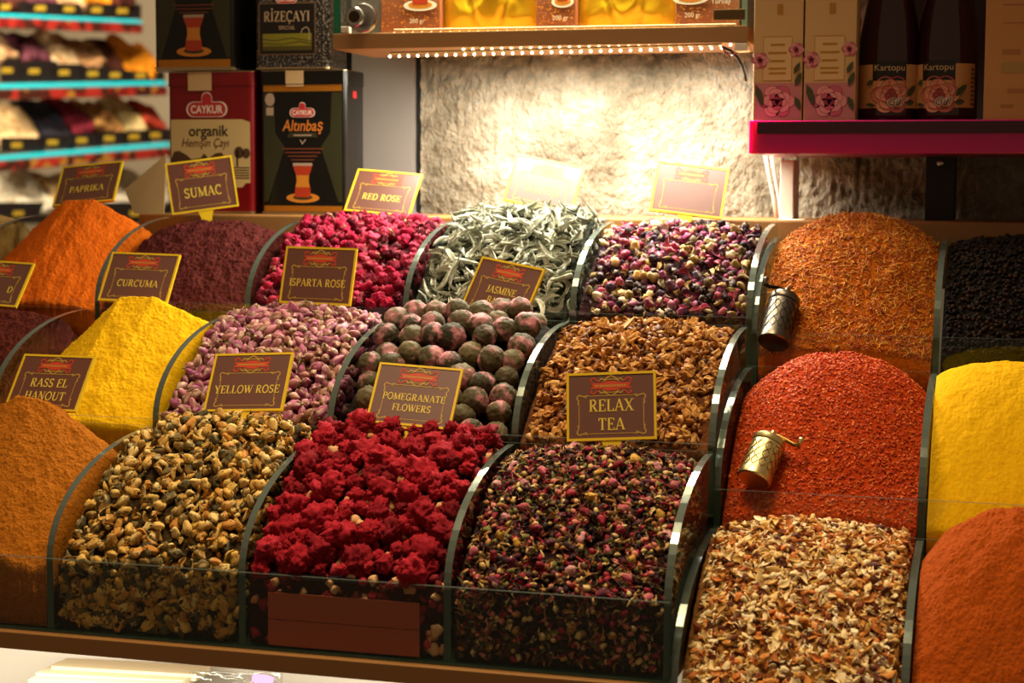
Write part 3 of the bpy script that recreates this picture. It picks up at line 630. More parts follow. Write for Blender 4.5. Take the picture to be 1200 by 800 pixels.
# pomegranate flowers
PC = ['7A0A18', '961424', 'A41C2C', '5E0812', '881020', 'B02838']
pv = [crumple(.0118, k+.5) for k in range(6)]; pv2 = [crumple(.0055, k+20.5) for k in range(4)]
hp11 = HM(3, 1, (455, 507), drop=.014, p=2.6, a=.6, vc=.78, lump=.003, zf=-.006, inset=0.004)
powder('pomegranate_petals', hp11, None, 'crimson petal crumbs beneath the pomegranate flowers', extra=lambda mb: scatter_stuff(mb, hp11, 420, [(V, F, I) for V, F, I in [chunk(.005, (1, .9, .7), 2, .6, 2, k) for k in range(4)]] + [leaf(.009, .005, .9, 1.5, k, 3, .0007) for k in range(2)], [1], .002, .4, side=140, front=120), mats=[DK('pomegranate_bed', ['1E0408', '360810', '4C1016']), piece_mat('pomegranate_rest', PC+['D8A878', 'C88A5A'], 'island', rough=.8)], cat='flower crumbs')
PM = piece_mat('pomegranate_flower_skin', PC, 'object', rough=.85, spec=.15, bscale=900, const=False)
individuals('pomegranate_flower', hp11, spots(hp11, 75, .0185, um=(.06, .94), vm=(.06, .95), seed=15), pv, [PM], 'large crumpled crimson pomegranate flower below its sign', 'dried flower', 'large pomegranate flowers', .006, .4, smin=.65, smax=1.2)
individuals('pomegranate_floret', hp11, spots(hp11, 150, .0110, um=(.04, .96), vm=(.04, .96), seed=16), pv2, [PM], 'small crimson pomegranate floret among the large flowers', 'dried floret', 'small pomegranate florets', .006, .4, smin=.8, smax=1.5)

# relax tea
RC = ['5A1A28', '3A1420', '9A2438', '2A1418', '6A4A2A', 'B8985A', '8A1A30', '4A3018', 'C87A6A', '1E1014', 'A8743E', 'D8BC80', '6E6A34', '3E3A1C']
hp12 = HM(3, 2, (695, 527), drop=.018, p=2.6, a=.6, vc=.78, lump=.003, zf=-.004, inset=0.003)
tl = [leaf(.010, .0042, b, c, k, 4, .0006) for k, (b, c) in enumerate([(1.2, 1.8), (-1, 1.2), (2, 1.4), (.4, 2.3)])] + [chunk(.003, (1.2, .9, .7), 1, .5, 1.7, k) for k in range(2)]
powder('tea_leaves', hp12, None, 'fine dark red and green leaves of the relax tea heap', extra=lambda mb: scatter_stuff(mb, hp12, 3000, tl, [1], .0026, .4, front=700, side=350, um=(.02, .98)), mats=[DK('relax_bed', ['120809', '24100F', '34201A']), piece_mat('relax_rest', RC, 'island', rough=.7)], cat='loose tea')
R2 = ['9A2038', 'B85A6A', '7A1428', 'C88890', 'C89A40', '5A1A34', 'A84A5A']
individuals('dried_bloom', hp12, spots(hp12, 75, .0160, seed=17), [bud(.0105, .0072, 80+k, o) for k, o in enumerate((.1, .4, .6))]+[leaf(.012, .008, 1, 2, 3, 4, .0008)], [piece_mat('relax_bloom', R2, 'object', streak='E0B8A0', spos=(.6, .85)), CAL], 'small red or golden bloom in the relax tea heap', 'dried bloom', 'blooms in the relax tea heap', .003, .3, lie=True)

# red carton block and dark tray in the pomegranate bin
cb = empty('carton_block', (mx(1)+.022, .0010, -.0570), 'reddish brown block behind the glass below the pomegranate flowers', 'block')
REDB = mat('red_brown_card', 'B0502E', .7)
mb = MB(); mb.box(0, .125, -.0010, .0, 0, .0205); mb.build('lower_board', REDB, cb); mb = MB(); mb.box(0, .125, -.0010, 0, .0211, .042); mb.build('upper_board', REDB, cb)
tr = empty('dark_tray_edge', (mx(1)+.020, .006, -.004), 'thin dark tray edge at the front of the crimson flowers', 'tray edge')
mb = MB(); mb.box(0, .075, -.003, .003, 0, .004); mb.build('rim', mat('tray_violet', '2A2030', .3), tr)

# ================================================================== PRICE SIGNS
BROWN = mat('sign_brown', '5C280D', .6, spec=.5, coat=1.); YB = mat('sign_yellow', 'DDB81A', .4); GOLD = mat('sign_gold', 'B48E34', .5)
REDE = mat('emblem_red', 'C03C1A', .5); YT = mat('sign_lettering', 'E0C24A', .5)
SW, SH = .0745, .0575
def scroll(f, cx, cz, sx, sz, s):
    f.ribbon([(cx+sx*a*s, cz+sz*b*s) for a, b in ((0, -.9), (.15, -.35), (-.1, .0), (-.05, .32), (.25, .5), (.6, .38), (.85, .3), (1.5, .42))], .0010, 1)
    f.ribbon([(cx+sx*a*s, cz+sz*b*s) for a, b in ((.85, .3), (1.1, .12), (1.35, .2))], .0007, 1)
def price_sign(loc, rv, lines, label, cap=.0078, dx=0, stick_=True, emblem=True):
    th_ = Vector(rv).length; R = Matrix.Rotation(th_, 3, Vector(rv)/th_)
    t = empty('price_sign', loc, label, 'price sign', 'brown price signs'); t.rotation_euler = R.to_euler()
    mb = MB(); mb.box(-SW/2+.0012, SW/2-.0012, -.0003, .0012, -SH/2+.0012, SH/2-.0012); mb.build('plate', BROWN, t)
    mb = MB(); b_ = .0021
    mb.box(-SW/2, SW/2, -.0008, .002, SH/2-b_, SH/2); mb.box(-SW/2, SW/2, -.0008, .002, -SH/2, -SH/2+b_)
    mb.box(-SW/2, -SW/2+b_, -.0008, .002, -SH/2+b_, SH/2-b_); mb.box(SW/2-b_, SW/2, -.0008, .002, -SH/2+b_, SH/2-b_); mb.build('border', YB, t)
    f = Flat(); fx, z0, z1 = SW*.375, -SH*.40, SH*.155
    for sx in (-1, 1):
        for zz, sz in ((z0, -1), (z1, 1)): scroll(f, sx*fx, zz-sz*.002, -sx, sz, .0058)
        f.ribbon([(sx*fx*.96, z0+.006), (sx*fx*.96, z1-.006)], .0006, 1)
    for zz in (z0, z1): f.ribbon([(-fx+.009, zz), (fx-.009, zz)], .0006, 1)
    f.build('scroll_frame', [BROWN, GOLD], t, -.0005)
    if emblem:
        f = Flat(); ez = SH*.31
        f.poly([(-.0150, ez-.0020), (-.0125, ez), (-.0150, ez+.0020), (-.006, ez+.0022), (-.003, ez+.0034), (.003, ez+.0034), (.006, ez+.0022), (.0150, ez+.0020), (.0125, ez), (.0150, ez-.0020), (.006, ez-.0020), (.003, ez-.0034), (-.003, ez-.0034), (-.006, ez-.0020)], 0).up()
        for sx in (-1, 1):
            for sz in (-1, 1):
                f.ribbon([(sx*.0135, ez+sz*.0026), (sx*.0142, ez+sz*.0046), (sx*.0120, ez+sz*.0056), (sx*.0105, ez+sz*.0040), (sx*.0080, ez+sz*.0030)], .0009, 0)
                f.ribbon([(sx*.0085, ez+sz*.0034), (sx*.0070, ez+sz*.0050), (sx*.0045, ez+sz*.0044), (sx*.0025, ez+sz*.0058), (0, ez+sz*.0072)], .0009, 1)
                f.ribbon([(sx*.0060, ez+sz*.0030), (sx*.0030, ez+sz*.0044), (0, ez+sz*.0046)], .0006, 1)
        for k in range(13): f.rect(-.0112+k*.0017, -.0112+k*.0017+.0010, ez-.0008, ez+.0008, 1)
        for P_ in f.P: P_[0][:] = [(x_*1.18, ez-.0006+(z_-ez)*1.22) for x_, z_ in P_[0]]
        f.build('emblem', [REDE, GOLD], t, -.0005)
    if lines:
        cap *= 1.08; f = Flat(); n = len(lines)
        for k, s_ in enumerate(lines): f.serif(s_, dx, -SH*.125-cap/2+(n-1-2*k)*cap*.78, cap)
        f.build('lettering', YT, t, -.0006)
    if stick_:
        mb = MB(); V = [(-.0085, -.0002, -SH/2), (.0085, -.0002, -SH/2), (.0055, -.0002, -SH/2-.010), (.0055, -.0002, -SH/2-.034), (-.0055, -.0002, -SH/2-.034), (-.0055, -.0002, -SH/2-.010)]
        V += [(x, .0016, z) for x, y, z in V]; mb.add(V, [(0, 1, 2, 3, 4, 5)[::-1], (6, 7, 8, 9, 10, 11)]+[(i, (i+1) % 6, (i+1) % 6+6, i+6) for i in range(6)]); mb.build('stake', YB, t)
    return t
for a in [
 ([-0.2609, .5314, .3014], [-.6824, -.1204, .0416], ['PAPRIKA'], 'brown sign reading PAPRIKA behind the orange heap', .0080),
 ([-0.1322, .5561, .3006], [.0043, -.1393, .4422], ['SUMAC'], 'brown sign reading SUMAC in front of the red tea tin', .0098),
 ([.0899, .5394, .2936], [-.6667, .0705, .0349], ['RED ROSE'], 'brown sign reading RED ROSE before the grey pilaster', .0074),
 (list(at(637.5, 215.5, .556)), [-.52, .1722, .1273], ['SALVIA'], 'tilted sign bleached by lamp glare above the sage leaves', .0084),
 (list(at(808, 222.5, .556)), [-.47, .0893, .1201], None, 'sign bleached white by lamp glare above the mixed rose petals', .008),
 ([-.1005, .3473, .2079], [-.6076, .0057, .0604], ['CURCUMA'], 'brown sign reading CURCUMA behind the yellow heap', .0072),
 ([.0943, .3435, .2135], [-.302, .0181, -.0035], ['ISPARTA ROSE'], 'brown sign reading ISPARTA ROSE above the pink rosebuds', .0068),
 ([.2783, .3525, .2035], [-.4611, .2138, -.3035], ['JASMINE', 'BALLS'], 'tilted brown sign reading JASMINE BALLS behind the tea balls', .0066),
 ([-.2688, .3477, .1989], [-.718, .0241, .0745], ['D'], 'brown sign cut by the frame edge, only a final D showing', .0072, .0225),
 ([-.0881, .1529, .1229], [-.634, .011, -.0481], ['RASS EL', 'HANOUT'], 'brown sign reading RASS EL HANOUT behind the golden brown powder', .0080),
 ([.1038, .1595, .1296], [-.5967, -.0521, -.0087], ['YELLOW ROSE'], 'brown sign reading YELLOW ROSE between pink and golden rosebuds', .0072),
 ([.2613, .1481, .125], [-.5962, .0406, .046], ['POMEGRANATE', 'FLOWERS'], 'brown sign reading POMEGRANATE FLOWERS in front of the tea balls', .0060),
 ([.428, .1631, .121], [-.3273, -.077, .1092], ['RELAX', 'TEA'], 'brown sign reading RELAX TEA above the dark tea mix', .0094)]:
    price_sign(*a)
cw = empty('blank_card', at(168, 232, .612), 'blank cream card leaning behind the SUMAC sign', 'card')
V = [at(195, 180, .606)-at(168, 232, .612), at(146, 222, .607)-at(168, 232, .612), at(157, 250, .606)-at(168, 232, .612), at(192, 250, .606)-at(168, 232, .612)]
V = [tuple(v) for v in V] + [(v[0], v[1]+.0012, v[2]) for v in V]
link('card', mesh('card', V, [(0, 1, 2, 3), (7, 6, 5, 4), (0, 4, 5, 1), (1, 5, 6, 2), (2, 6, 7, 3), (3, 7, 4, 0)], mat('cream_card', 'C9B582', .6)), cw)

# ================================================================== PEPPER MILLS
def mill(base, top, side, m, m2, label, L=None, R=.0135, lift=(0, 0, 0)):
    """hand mill lying on a heap: base and top are points, side the way the crank points"""
    ax = Vector(top-base); ln = L or ax.length; z = ax.normalized(); x = Vector(side); x = (x-z*x.dot(z)).normalized(); y = z.cross(x)
    M_ = Matrix((x, y, z)).transposed()
    base = base+np.array(lift); top = top+np.array(lift)
    t = empty('pepper_mill', base, label, 'pepper mill'); t.rotation_euler = M_.to_euler()
    k = ln/.046
    mb = MB(); mb.lathe([(R*.55, .0008), (R*.93, .0), (R*1.0, .001), (R*1.0, .006*k), (R*.955, .0072*k), (R*.955, .036*k), (R*.94, .0365*k)], 40); o = mb.build('body', m, t, smooth=True)
    o.modifiers.new('edges', 'EDGE_SPLIT').split_angle = .6
    mb = MB(); mb.lathe([(R*.97, .037*k), (R*1.0, .038*k), (R*1.0, .0415*k), (R*.9, .0435*k), (R*.5, .0455*k), (R*.2, .046*k)], 40); mb.build('cap', m, t, smooth=True).modifiers.new('edges', 'EDGE_SPLIT').split_angle = .6
    f = MB()
    for j in range(12):
        a0 = -PI+j*PI/6
        for s_ in (-1, 1):
            f.tube([((R*.965)*math.cos(a0+s_*.22*math.sin(q*PI*3)), (R*.965)*math.sin(a0+s_*.22*math.sin(q*PI*3)), (.009+.025*q)*k) for q in np.linspace(0, 1, 13)], .00032, 0, 5)
    f.build('engraving', m2, t)
    mb = MB(); mb.tube([(0, 0, .0475*k), (.006, 0, .0478*k), (.014, 0, .0455*k), (.021, 0, .0425*k), (.027, 0, .0420*k)], [.0022, .0021, .0018, .0018, .0021], 0, 10); ca = mb.build('crank_arm', m2, t, smooth=True)
    mb = MB(); mb.lathe([(.0012, 0), (.0014, .003), (.0024, .005), (.0026, .0065), (.0016, .0078), (.0003, .008)], 16); mb.build('knob', m, ca, (.0265, 0, .042*k), smooth=True)
    mb = MB(); mb.lathe([(.0042, .0455*k), (.0034, .0475*k), (.0022, .049*k), (.0024, .0505*k), (.0016, .0525*k), (.0002, .053*k)], 18); mb.build('finial', m, t, smooth=True)
    return t
def on_heap(hp, pa, pb, R):
    a = hp.hit(*pa); b = hp.hit(*pb); ray = lambda p: (CAM-p)/np.linalg.norm(CAM-p)
    d = (b-a)/np.linalg.norm(b-a); s_ = math.sqrt(max(.05, 1-float(ray(a) @ d)**2)); k = R/s_*1.02
    return a+ray(a)*k*1.05, b+ray(b)*k
b0, t0 = on_heap(CHILI, (883, 563), (904, 512), .0145)
mill(b0, t0, RIGHT*1.0-UP*.28-FWD*.75, BRASS, mat('brass_engraving', '8A6A30', .4, 1.), 'brass pepper mill lying on the red chili flakes', R=.0145)
DSIL = mat('dark_silver', '6E675C', .35, 1.)
b1, t1 = on_heap(SAFF, (906, 402), (921, 345), .0148)
mill(b1, t1, -RIGHT*1.0+UP*.12-FWD*.7, DSIL, mat('dark_engraving', '2A2622', .4, .9), 'dark silver pepper mill lying on the orange threads', R=.0148)

# ================================================================== TEA TINS ON THE LEDGE
LOGOR = mat('logo_red', 'B3262A', .4); LOGOW = mat('logo_white', 'E8D8C4', .4)
TINBLK = mat('tin_black', '14120F', .25, .3); TINGOLD = mat('tin_gold', 'B8741E', .3, .5); OLIVE = mat('tin_olive', '33321C', .35, .2)
TINRED = mat('tin_red', '7E1014', .28, .25); CREAM = mat('tin_cream', 'C9AE74', .4); SEAL = mat('paper_seal', 'C8A878', .7)
ORT = mat('orange_lettering', 'C8722A', .45); TEA = mat('tea_red', 'A83418', .35); TEAY = mat('tea_amber', 'C47A24', .35); GLS = mat('glass_white', 'A88E78', .4)
DKOL = mat('dark_olive_lettering', '2E2C12', .5); BRT = mat('brown_lettering', '5A3414', .5); TINEDGE = mat('tin_rim', 'B8A07A', .25, .9)
def logo(t, x, z, wd, y, word=True):
    f = Flat(); h = wd*.34
    def pill(k):
        a, b, r = wd/2*k, h/2*k, h/2*k
        return arc(a-r, 0, r, r, -90, 90, 8) + [(wd*.13*k, b)] + arc(0, b+h*.25, wd*.13*k, h*.38*k, 0, 180, 8) + [(-wd*.13*k, b)] + arc(-a+r, 0, r, r, 90, 270, 8)
    for k, m in ((1.0, 1), (.92, 0)):
        f.poly([(x+px, z+pz) for px, pz in pill(k)], m); f.up()
    if word: f.sans('CAYKUR', x, z-h*.24, h*.5, 1, width=wd*.78, bold=.025)
    return f.build('logo', [LOGOR, LOGOW], t, y)
def tea_glass(t, x, z, s, y):
    f = Flat(); f.ell(x, z, s*.62, s*.17, 0); f.up(); f.ell(x, z+.02*s, s*.36, s*.09, 2); f.up()
    side = [(.25, 0), (.30, .12), (.27, .3), (.22, .48), (.24, .66), (.33, .86), (.36, 1.0)]
    f.poly([(x+a*s, z+b*s*1.15+.02*s) for a, b in side] + [(x-a*s, z+b*s*1.15+.02*s) for a, b in side[::-1]], 1); f.up()
    f.poly([(x+a*s, z+b*s*1.15+.02*s) for a, b in side[2:5]] + [(x-a*s, z+b*s*1.15+.02*s) for a, b in side[2:5][::-1]], 0)
    f.rect(x-.36*s, x+.36*s, z+1.1*s, z+1.2*s, 3)
    return f.build('tea_glass_print', [TEAY, TEA, DKOL, GLS], t, y)
def tin(loc, wd, ht, dp, body, lid, label, rot=0):
    t = empty('tea_tin', loc, label, 'tea tin', 'tea tins on the ledge'); t.rotation_euler = (0, 0, rot)
    mb = MB(); mb.rbox(-wd/2, wd/2, 0, dp, .002, ht-.016, .006); mb.rbox(-wd/2-.0006, wd/2+.0006, -.0006, dp+.0006, 0, .0025, .0066, 1); mb.build('body', [body, TINEDGE], t)
    mb = MB(); mb.rbox(-wd/2-.0008, wd/2+.0008, -.0008, dp+.0008, ht-.0158, ht-.001, .0068); mb.rbox(-wd/2-.0014, wd/2+.0014, -.0014, dp+.0014, ht-.0165, ht-.015, .0074, 0); mb.rbox(-wd/2, wd/2, 0, dp, ht-.001, ht, .006, 1); mb.build('lid', [lid, TINEDGE], t)
    return t
def altin(t, wd, ht, words=True, gs=.033):
    y = -.0004; x0, x1 = -wd/2+.005, wd/2-.005
    f = Flat(); f.rect(x0, x1, .1390, .1470, 1); f.rect(x0, x1, .003, .0095 if words else .0125, 1)
    for s in (-1, 1): f.poly([(s*x1, .1375), (s*x1*.74, .1375), (s*x1*.70, .092), (s*x1*.46, .076), (s*x1*.90, .0140), (s*x1, .0140)], 0)
    f.build('label_print', [OLIVE, TINGOLD], t, y)
    f = Flat()
    for k in range(4): f.rect(-.026+.004*k, .026-.004*k, .0735-.0042*k, .0735+.0014-.0042*k, 0)
    f.build('small_print', mat('dull_red_print', '6A3018', .5), t, y-.0003)
    if words:
        logo(t, 0, .1150, .031, y-.0006)
        f = Flat(); f.sans('Altınbaş', 0, .0945, .0125, 0, shear=.18, width=.050, bold=.012); f.build('brand_lettering', ORT, t, y-.0003)
        f = Flat(); f.poly([(-.019, .0870), (.019, .0870), (.016, .0925), (-.016, .0925)], 0); f.up(); f.rect(-.011, .011, .0888, .0902, 1)
        f.ribbon([(-.003, .0845), (0, .0800), (.004, .0850)], .0012, 1); f.build('ribbon_print', [DKOL, GLS], t, y-.0005)
    tea_glass(t, 0, .0185 if words else .0215, gs, y-.0004)
# red and cream tin
tb = tin((-.1525, .621, .2680), .108, .163, .075, TINRED, TINRED, 'red and cream tea tin reading organik, behind the SUMAC sign')
f = Flat(); f.poly([(-.050, .030), (.040, .030), (.044, .035), (.050, .035), (.050, .1045), (.040, .1080), (-.050, .1080)], 0); f.build('cream_label', CREAM, tb, -.0003)
f = Flat(); f.sans('organik', -.002, .0890, .0125, 0, width=.050, bold=.014); f.build('title_lettering', DKOL, tb, -.0006)
f = Flat(); f.sans('Hemşin Çayı', -.006, .0765, .0100, 0, shear=.25, width=.060); f.build('subtitle_lettering', BRT, tb, -.0006)
f = Flat()
f.poly([(-.050, .062), (-.046, .071), (-.040, .072), (-.030, .067), (-.024, .062), (-.012, .064), (-.008, .069), (-.002, .063), (.006, .069), (.014, .070), (.020, .063), (.026, .061), (.026, .056), (-.050, .056)], 0)
f.ell(.036, .070, .006, .007, 0, 10); f.rect(.033, .035, .054, .073, 0); f.ell(.045, .069, .005, .006, 0, 10)
for k in range(5): f.rect(.020, .049, .052-.003*k, .0532-.003*k, 0)
f.build('landscape_print', mat('landscape_brown', '4A3018', .6), tb, -.0006)
logo(tb, -.004, .1195, .052, -.0006)
f = Flat(); f.rect(-.027, .003, .1410, .1625, 0); f.build('paper_seal', SEAL, tb, -.0018)
# black tin beside it
td = tin((-.0375, .621, .2680), .106, .163, .058, TINBLK, TINBLK, 'black tea tin with tea glass print and gold band, beside the grey pilaster')
altin(td, .106, .163)
f = Flat(); f.rect(-.020, .002, .1475, .1625, 0); f.rect(-.020, .002, .1445, .1465, 0); f.build('paper_seal', SEAL, td, -.0018)
f = Flat(); f.ell(-.040, .130, .006, .0075, 0, 12); f.rect(-.0445, -.0355, .112, .121, 0); f.build('round_sticker', GLS, td, -.0008)
mb = MB(); mb.add([(.0533, .020, .132), (.0533, .032, .132), (.0533, .032, .140), (.0533, .020, .140)], [(0, 1, 2, 3)]); mb.build('side_mark', LOGOR, td)
# tins on top
ta = tin((-.1700, .617, .4320), .100, .163, .075, TINBLK, TINBLK, 'black and olive tea tin with a tea glass, stacked on the red tin', .03); altin(ta, .100, .163, False, .035)
f = Flat(); f.rect(-.050, .050, .0025, .0038, 0); f.build('foot_line', TINEDGE, ta, -.0008)
def speckle_mat():
    m, N, L, b = newmat('speckled_tin'); tc = N.new('ShaderNodeTexCoord'); nz = N.new('ShaderNodeTexNoise'); nz.inputs['Scale'].default_value = 420; nz.inputs['Detail'].default_value = 3
    r = ramp(N, ['0C0A0C', '1A1618', '9A8E84'], [.45, .52, .66]); L.new(tc.outputs['Object'], nz.inputs['Vector']); L.new(nz.outputs['Fac'], r.inputs['Fac']); L.new(r.outputs['Color'], b.inputs['Base Color'])
    b.inputs['Roughness'].default_value = .3; return m
tcn = tin((-.0500, .619, .4320), .090, .163, .060, speckle_mat(), TINBLK, 'speckled black tea tin with a landscape label, stacked on the black tin')
LBL = mat('black_label', '120D0A', .4)
f = Flat(); f.rect(-.040, .030, .016, .075, 1); f.up(); f.rect(-.0385, .0285, .0175, .0735, 0); f.up()
f.rect(-.035, .025, .023, .040, 2); f.up(); f.rect(-.035, .025, .021, .026, 3)
f.ribbon([(-.035, .034), (-.02, .032), (0, .035), (.025, .031)], .0012, 3); f.ribbon([(-.035, .029), (-.01, .028), (.01, .031), (.025, .028)], .0012, 3); f.ribbon([(.012, .040), (.014, .045), (.019, .047), (.022, .044), (.022, .030)], .001, 4)
f.build('landscape_label', [LBL, mat('label_bronze', '6A4E34', .4), mat('tea_field_green', '7A7418', .5), mat('tea_field_dark', '4A4010', .5), GLS], tcn, -.0004)
f = Flat(); f.serif('RİZEÇAYI', -.005, .0535, .0115, 0, width=.056); f.serif('SPECIAL', -.005, .0445, .0042, 0, track=.1); f.build('title_lettering', mat('pale_gold_lettering', 'B89A78', .45), tcn, -.0012)
logo(tcn, -.005, .078, .026, -.0014)

# ================================================================== GLASS SHOWCASE ON A SHELF
YS = .520; _a = at(390, 58.7, YS); _b = at(876, 49.5, YS); ZB = _b[2]; XS = _a[0]; WS = _b[0]-_a[0]; TS = at(876, 30, YS)[2]-ZB
sh = empty('display_shelf', (XS, YS, ZB), 'brown edged shelf board over the stone wall, lamps along its underside', 'shelf')
mb = MB(); mb.box(0, WS, 0, .125, 0, TS); mb.build('board', mat('shelf_beige', 'A27A4A', .5), sh, bevel=.0008)
mb = MB(); mb.box(WS-.013, WS, -.001, .02, -.0085, -.0005); mb.build('white_bracket', WHITE, sh, bevel=.001)
def led_strip(name, p0, p1, n, label, z_up=.0012, lm=None):
    p0 = np.array(p0); p1 = np.array(p1); t = empty(name, p0, label, 'light strip', 'shelf light strips')
    d = p1-p0; mb = MB(); mb.tube([(0, 0, z_up+.001), tuple(d+np.array([0, 0, z_up+.001]))], .0012, 0, 6); mb.build('tape', mat('strip_tape', 'B09A70', .5), t)
    V, F = ICO[2]; me = mesh('bulb', V*(.0014 if lm is None else .0010), F, lm or LEDM, None, True)
    for k in range(n): link('bulb', me, t, d*(k/(n-1)) + np.array([0, 0, -.0006]))
    return t
led_strip('led_strip', at(457, 65.5, .526), at(846, 55.5, .526), 35, 'front row of tiny warm bulbs under the shelf board', .002)
led_strip('led_strip', at(543, 57.5, .534), at(856, 51.5, .534), 28, 'second, shorter row of warm bulbs tucked behind the first', .0005)
sc_ = empty('glass_showcase', (XS, YS+.003, ZB+TS+.0001), 'glass fronted showcase of tea packets above the stone wall', 'showcase')
mb = MB(); mb.box(.010, WS-.004, .0, .004, .0005, .16); mb.build('front_pane', GLASS, sc_)
mb = MB(); mb.box(.0, .0085, -.001, .12, .0005, .16); mb.I = [0, 0, 1, 0, 0, 0]; mb.build('side_pane', [GLASS, mat('green_glass_edge', '1E7A5A', .2)], sc_)
mb = MB(); mb.box(WS-.0075, WS-.002, .0045, .12, .0005, .16); mb.build('side_pane', mat('pale_glass_edge', '9FC4BC', .2), sc_)
mb = MB(); mb.box(.010, WS-.008, .119, .122, .0005, .16); mb.build('back_panel', mat('showcase_back', 'A8A29A', .6), sc_)
mb = MB(); mb.box(.0090, .0180, -.003, .006, .0005, .0075); mb.build('clip', WHITE, sc_, bevel=.001)
mb = MB(); mb.box(WS-.0345, WS-.003, -.004, -.0005, .006, .0165); mb.build('hinge', mat('bronze', '6A5434', .4, .6), sc_, bevel=.0008)
lk = MB(); lk.lathe([(.0155, 0), (.0155, .004), (.0142, .0052)], 32); lo = lk.build('lock_plate', CHROME, sc_, (.0345, -.0006, .0160), (PI/2, 0, 0), True); lo.modifiers.new('edges', 'EDGE_SPLIT').split_angle = .6
lk = MB(); lk.lathe([(.0105, 0), (.0105, .011), (.0092, .0125), (.007, .0125)], 28); l2 = lk.build('lock_cylinder', CHROME, lo, (-.004, .0, .0055), smooth=True); l2.modifiers.new('edges', 'EDGE_SPLIT').split_angle = .6
lk = MB(); lk.lathe([(.0062, .0127), (.0062, .0131)], 20); lk.box(-.001, .001, -.004, .004, .0131, .0134, 1); lk.build('keyhole', [mat('dark_bronze', '4A3A24', .3, .9), BLACK], l2)
led_strip('led_strip', at(462, 37.5, .530), at(862, 31.0, .530), 36, 'glowing dots imitating the bulbs reflected along the showcase glass', .001, LEDREFL)  # no lamps here: glowing dots imitate the strip's reflection in the glass
PRT = mat('packet_brown', '8C5232', .35); PRO = mat('packet_orange', 'B06A38', .35); FOIL = mat('gold_foil', 'E2B81E', .3, .35); PWH = mat('packet_white', 'E8DCC4', .4)
PZ = ZB+TS+.0004
def packet(px0, px1, label, extra=None):
    a = at(px0, 30, .546); b = at(px1, 30, .546); wd = b[0]-a[0]
    t = empty('tea_packet', ((a[0]+b[0])/2, .546, PZ), label, 'tea packet', 'printed tea packets')
    mb = MB(); mb.box(-wd/2, wd/2, 0, .03, 0, .125); mb.build('box', PRT, t, bevel=.0012)
    rs = random.Random(px0); f = Flat()
    for k in range(170): f.ell(rs.uniform(-wd/2+.002, wd/2-.002), rs.uniform(.006, .060), rs.uniform(.0006, .0018), rs.uniform(.0005, .0014), k % 2, 6)
    f.build('leaf_print', [PRO, TEAY], t, -.0008)
    f = Flat(); x_ = wd*(-.26 if extra else .17); f.ell(x_, .0300, wd*.28, .0060, 0); f.up(); f.ell(x_, .0305, wd*.20, .0038, 1); f.up()
    f.poly([(x_-wd*.12, .031), (x_+wd*.12, .031), (x_+wd*.19, .062), (x_-wd*.19, .062)], 2); f.build('tea_cup_print', [PWH, TEAY, TEA], t, -.0012)
    f = Flat(); f.sans('200 gr', wd*(-.22 if extra else .12), .0115, .0046, 0)
    if extra: f.sans(extra, wd*.22, .0245, .0050, 0)
    f.build('weight_lettering', PWH, t, -.0018); return t
packet(446, 516, 'brown tea packet beside the chrome lock in the showcase')
packet(628, 675, 'narrow brown tea packet between the two gold foil pouches')
packet(791, 866, 'brown tea packet at the hinged end of the showcase', 'Turkey')
def pouch(px0, px1, label, seed):
    a = at(px0, 30, .55); b = at(px1, 30, .55); wd = b[0]-a[0]; n = 40; m = 40
    t = empty('foil_pouch', ((a[0]+b[0])/2, .560, PZ), label, 'foil pouch', 'gold foil pouches')
    V = []
    for s in (-1, 1):
        for j in range(m+1):
            for i in range(n+1):
                u = i/n*2-1; v = j/m; e = (1-abs(u)**5)*min(1, v*7)**.5
                cr = .004*abs(noise.noise((u*1.6+v*2.2+seed, v*3-u*1.2, seed))) + .003*abs(noise.noise((u*4-v*3, v*6, seed+3)))+ .004*max(0, 1-abs(abs(u)-.15-v*.9)*9)*(1-v)
                V.append((u*wd/2, s*(.0016+.013*e*(.5+.5*min(1, v*3)))-s*cr*e+.002, v*.120))
    F = []; N_ = (n+1)*(m+1)
    for j in range(m):
        for i in range(n): q = j*(n+1)+i; F += [(q, q+1, q+n+2, q+n+1), (N_+q, N_+q+n+1, N_+q+n+2, N_+q+1)]
    link('pouch', mesh('pouch', V, F, FOIL, None, True), t); mb = MB(); mb.box(-wd/2, wd/2, .0005, .0035, .1195, .128); mb.build('top_seal', FOIL, t)
pouch(517, 627, 'creased gold foil pouch between two brown packets, nearer the lock', 1); pouch(676, 790, 'creased gold foil pouch nearer the hinged end of the showcase', 5)
cw = empty('black_cable', at(846, 55, .524), 'thin black cable hanging from the end of the light strip', 'cable')
B_ = lambda px, py, Y=.524: at(px, py, Y)-at(846, 55, .524)
mb = MB(); mb.tube([B_(846, 55), B_(856, 59), B_(864, 67), B_(870, 78), B_(873, 87), B_(874.5, 95)], .0014); mb.build('cable', BLACK, cw, smooth=True)
mb = MB(); mb.tube([B_(846, 55, .523), B_(851, 62, .521), B_(857, 66, .521), B_(861, 62, .523)], .0008); mb.build('red_wire', mat('red_wire', '8E1A1A', .4), cw, smooth=True)
pk = empty('pale_cord', at(897, 180, .69), 'pale pink cord slanting down the wall beside the white post', 'cord')
C_ = lambda px, py, Y=.69: at(px, py, Y)-at(897, 180, .69)
mb = MB()
for dx in (0, 7): mb.tube([C_(896+dx, 178), C_(901+dx, 205), C_(907+dx*.9, 235), C_(910+dx*.7, 258)], .0022)
mb.build('cord', mat('pale_pink_cord', 'D8B8A8', .5), pk, smooth=True)

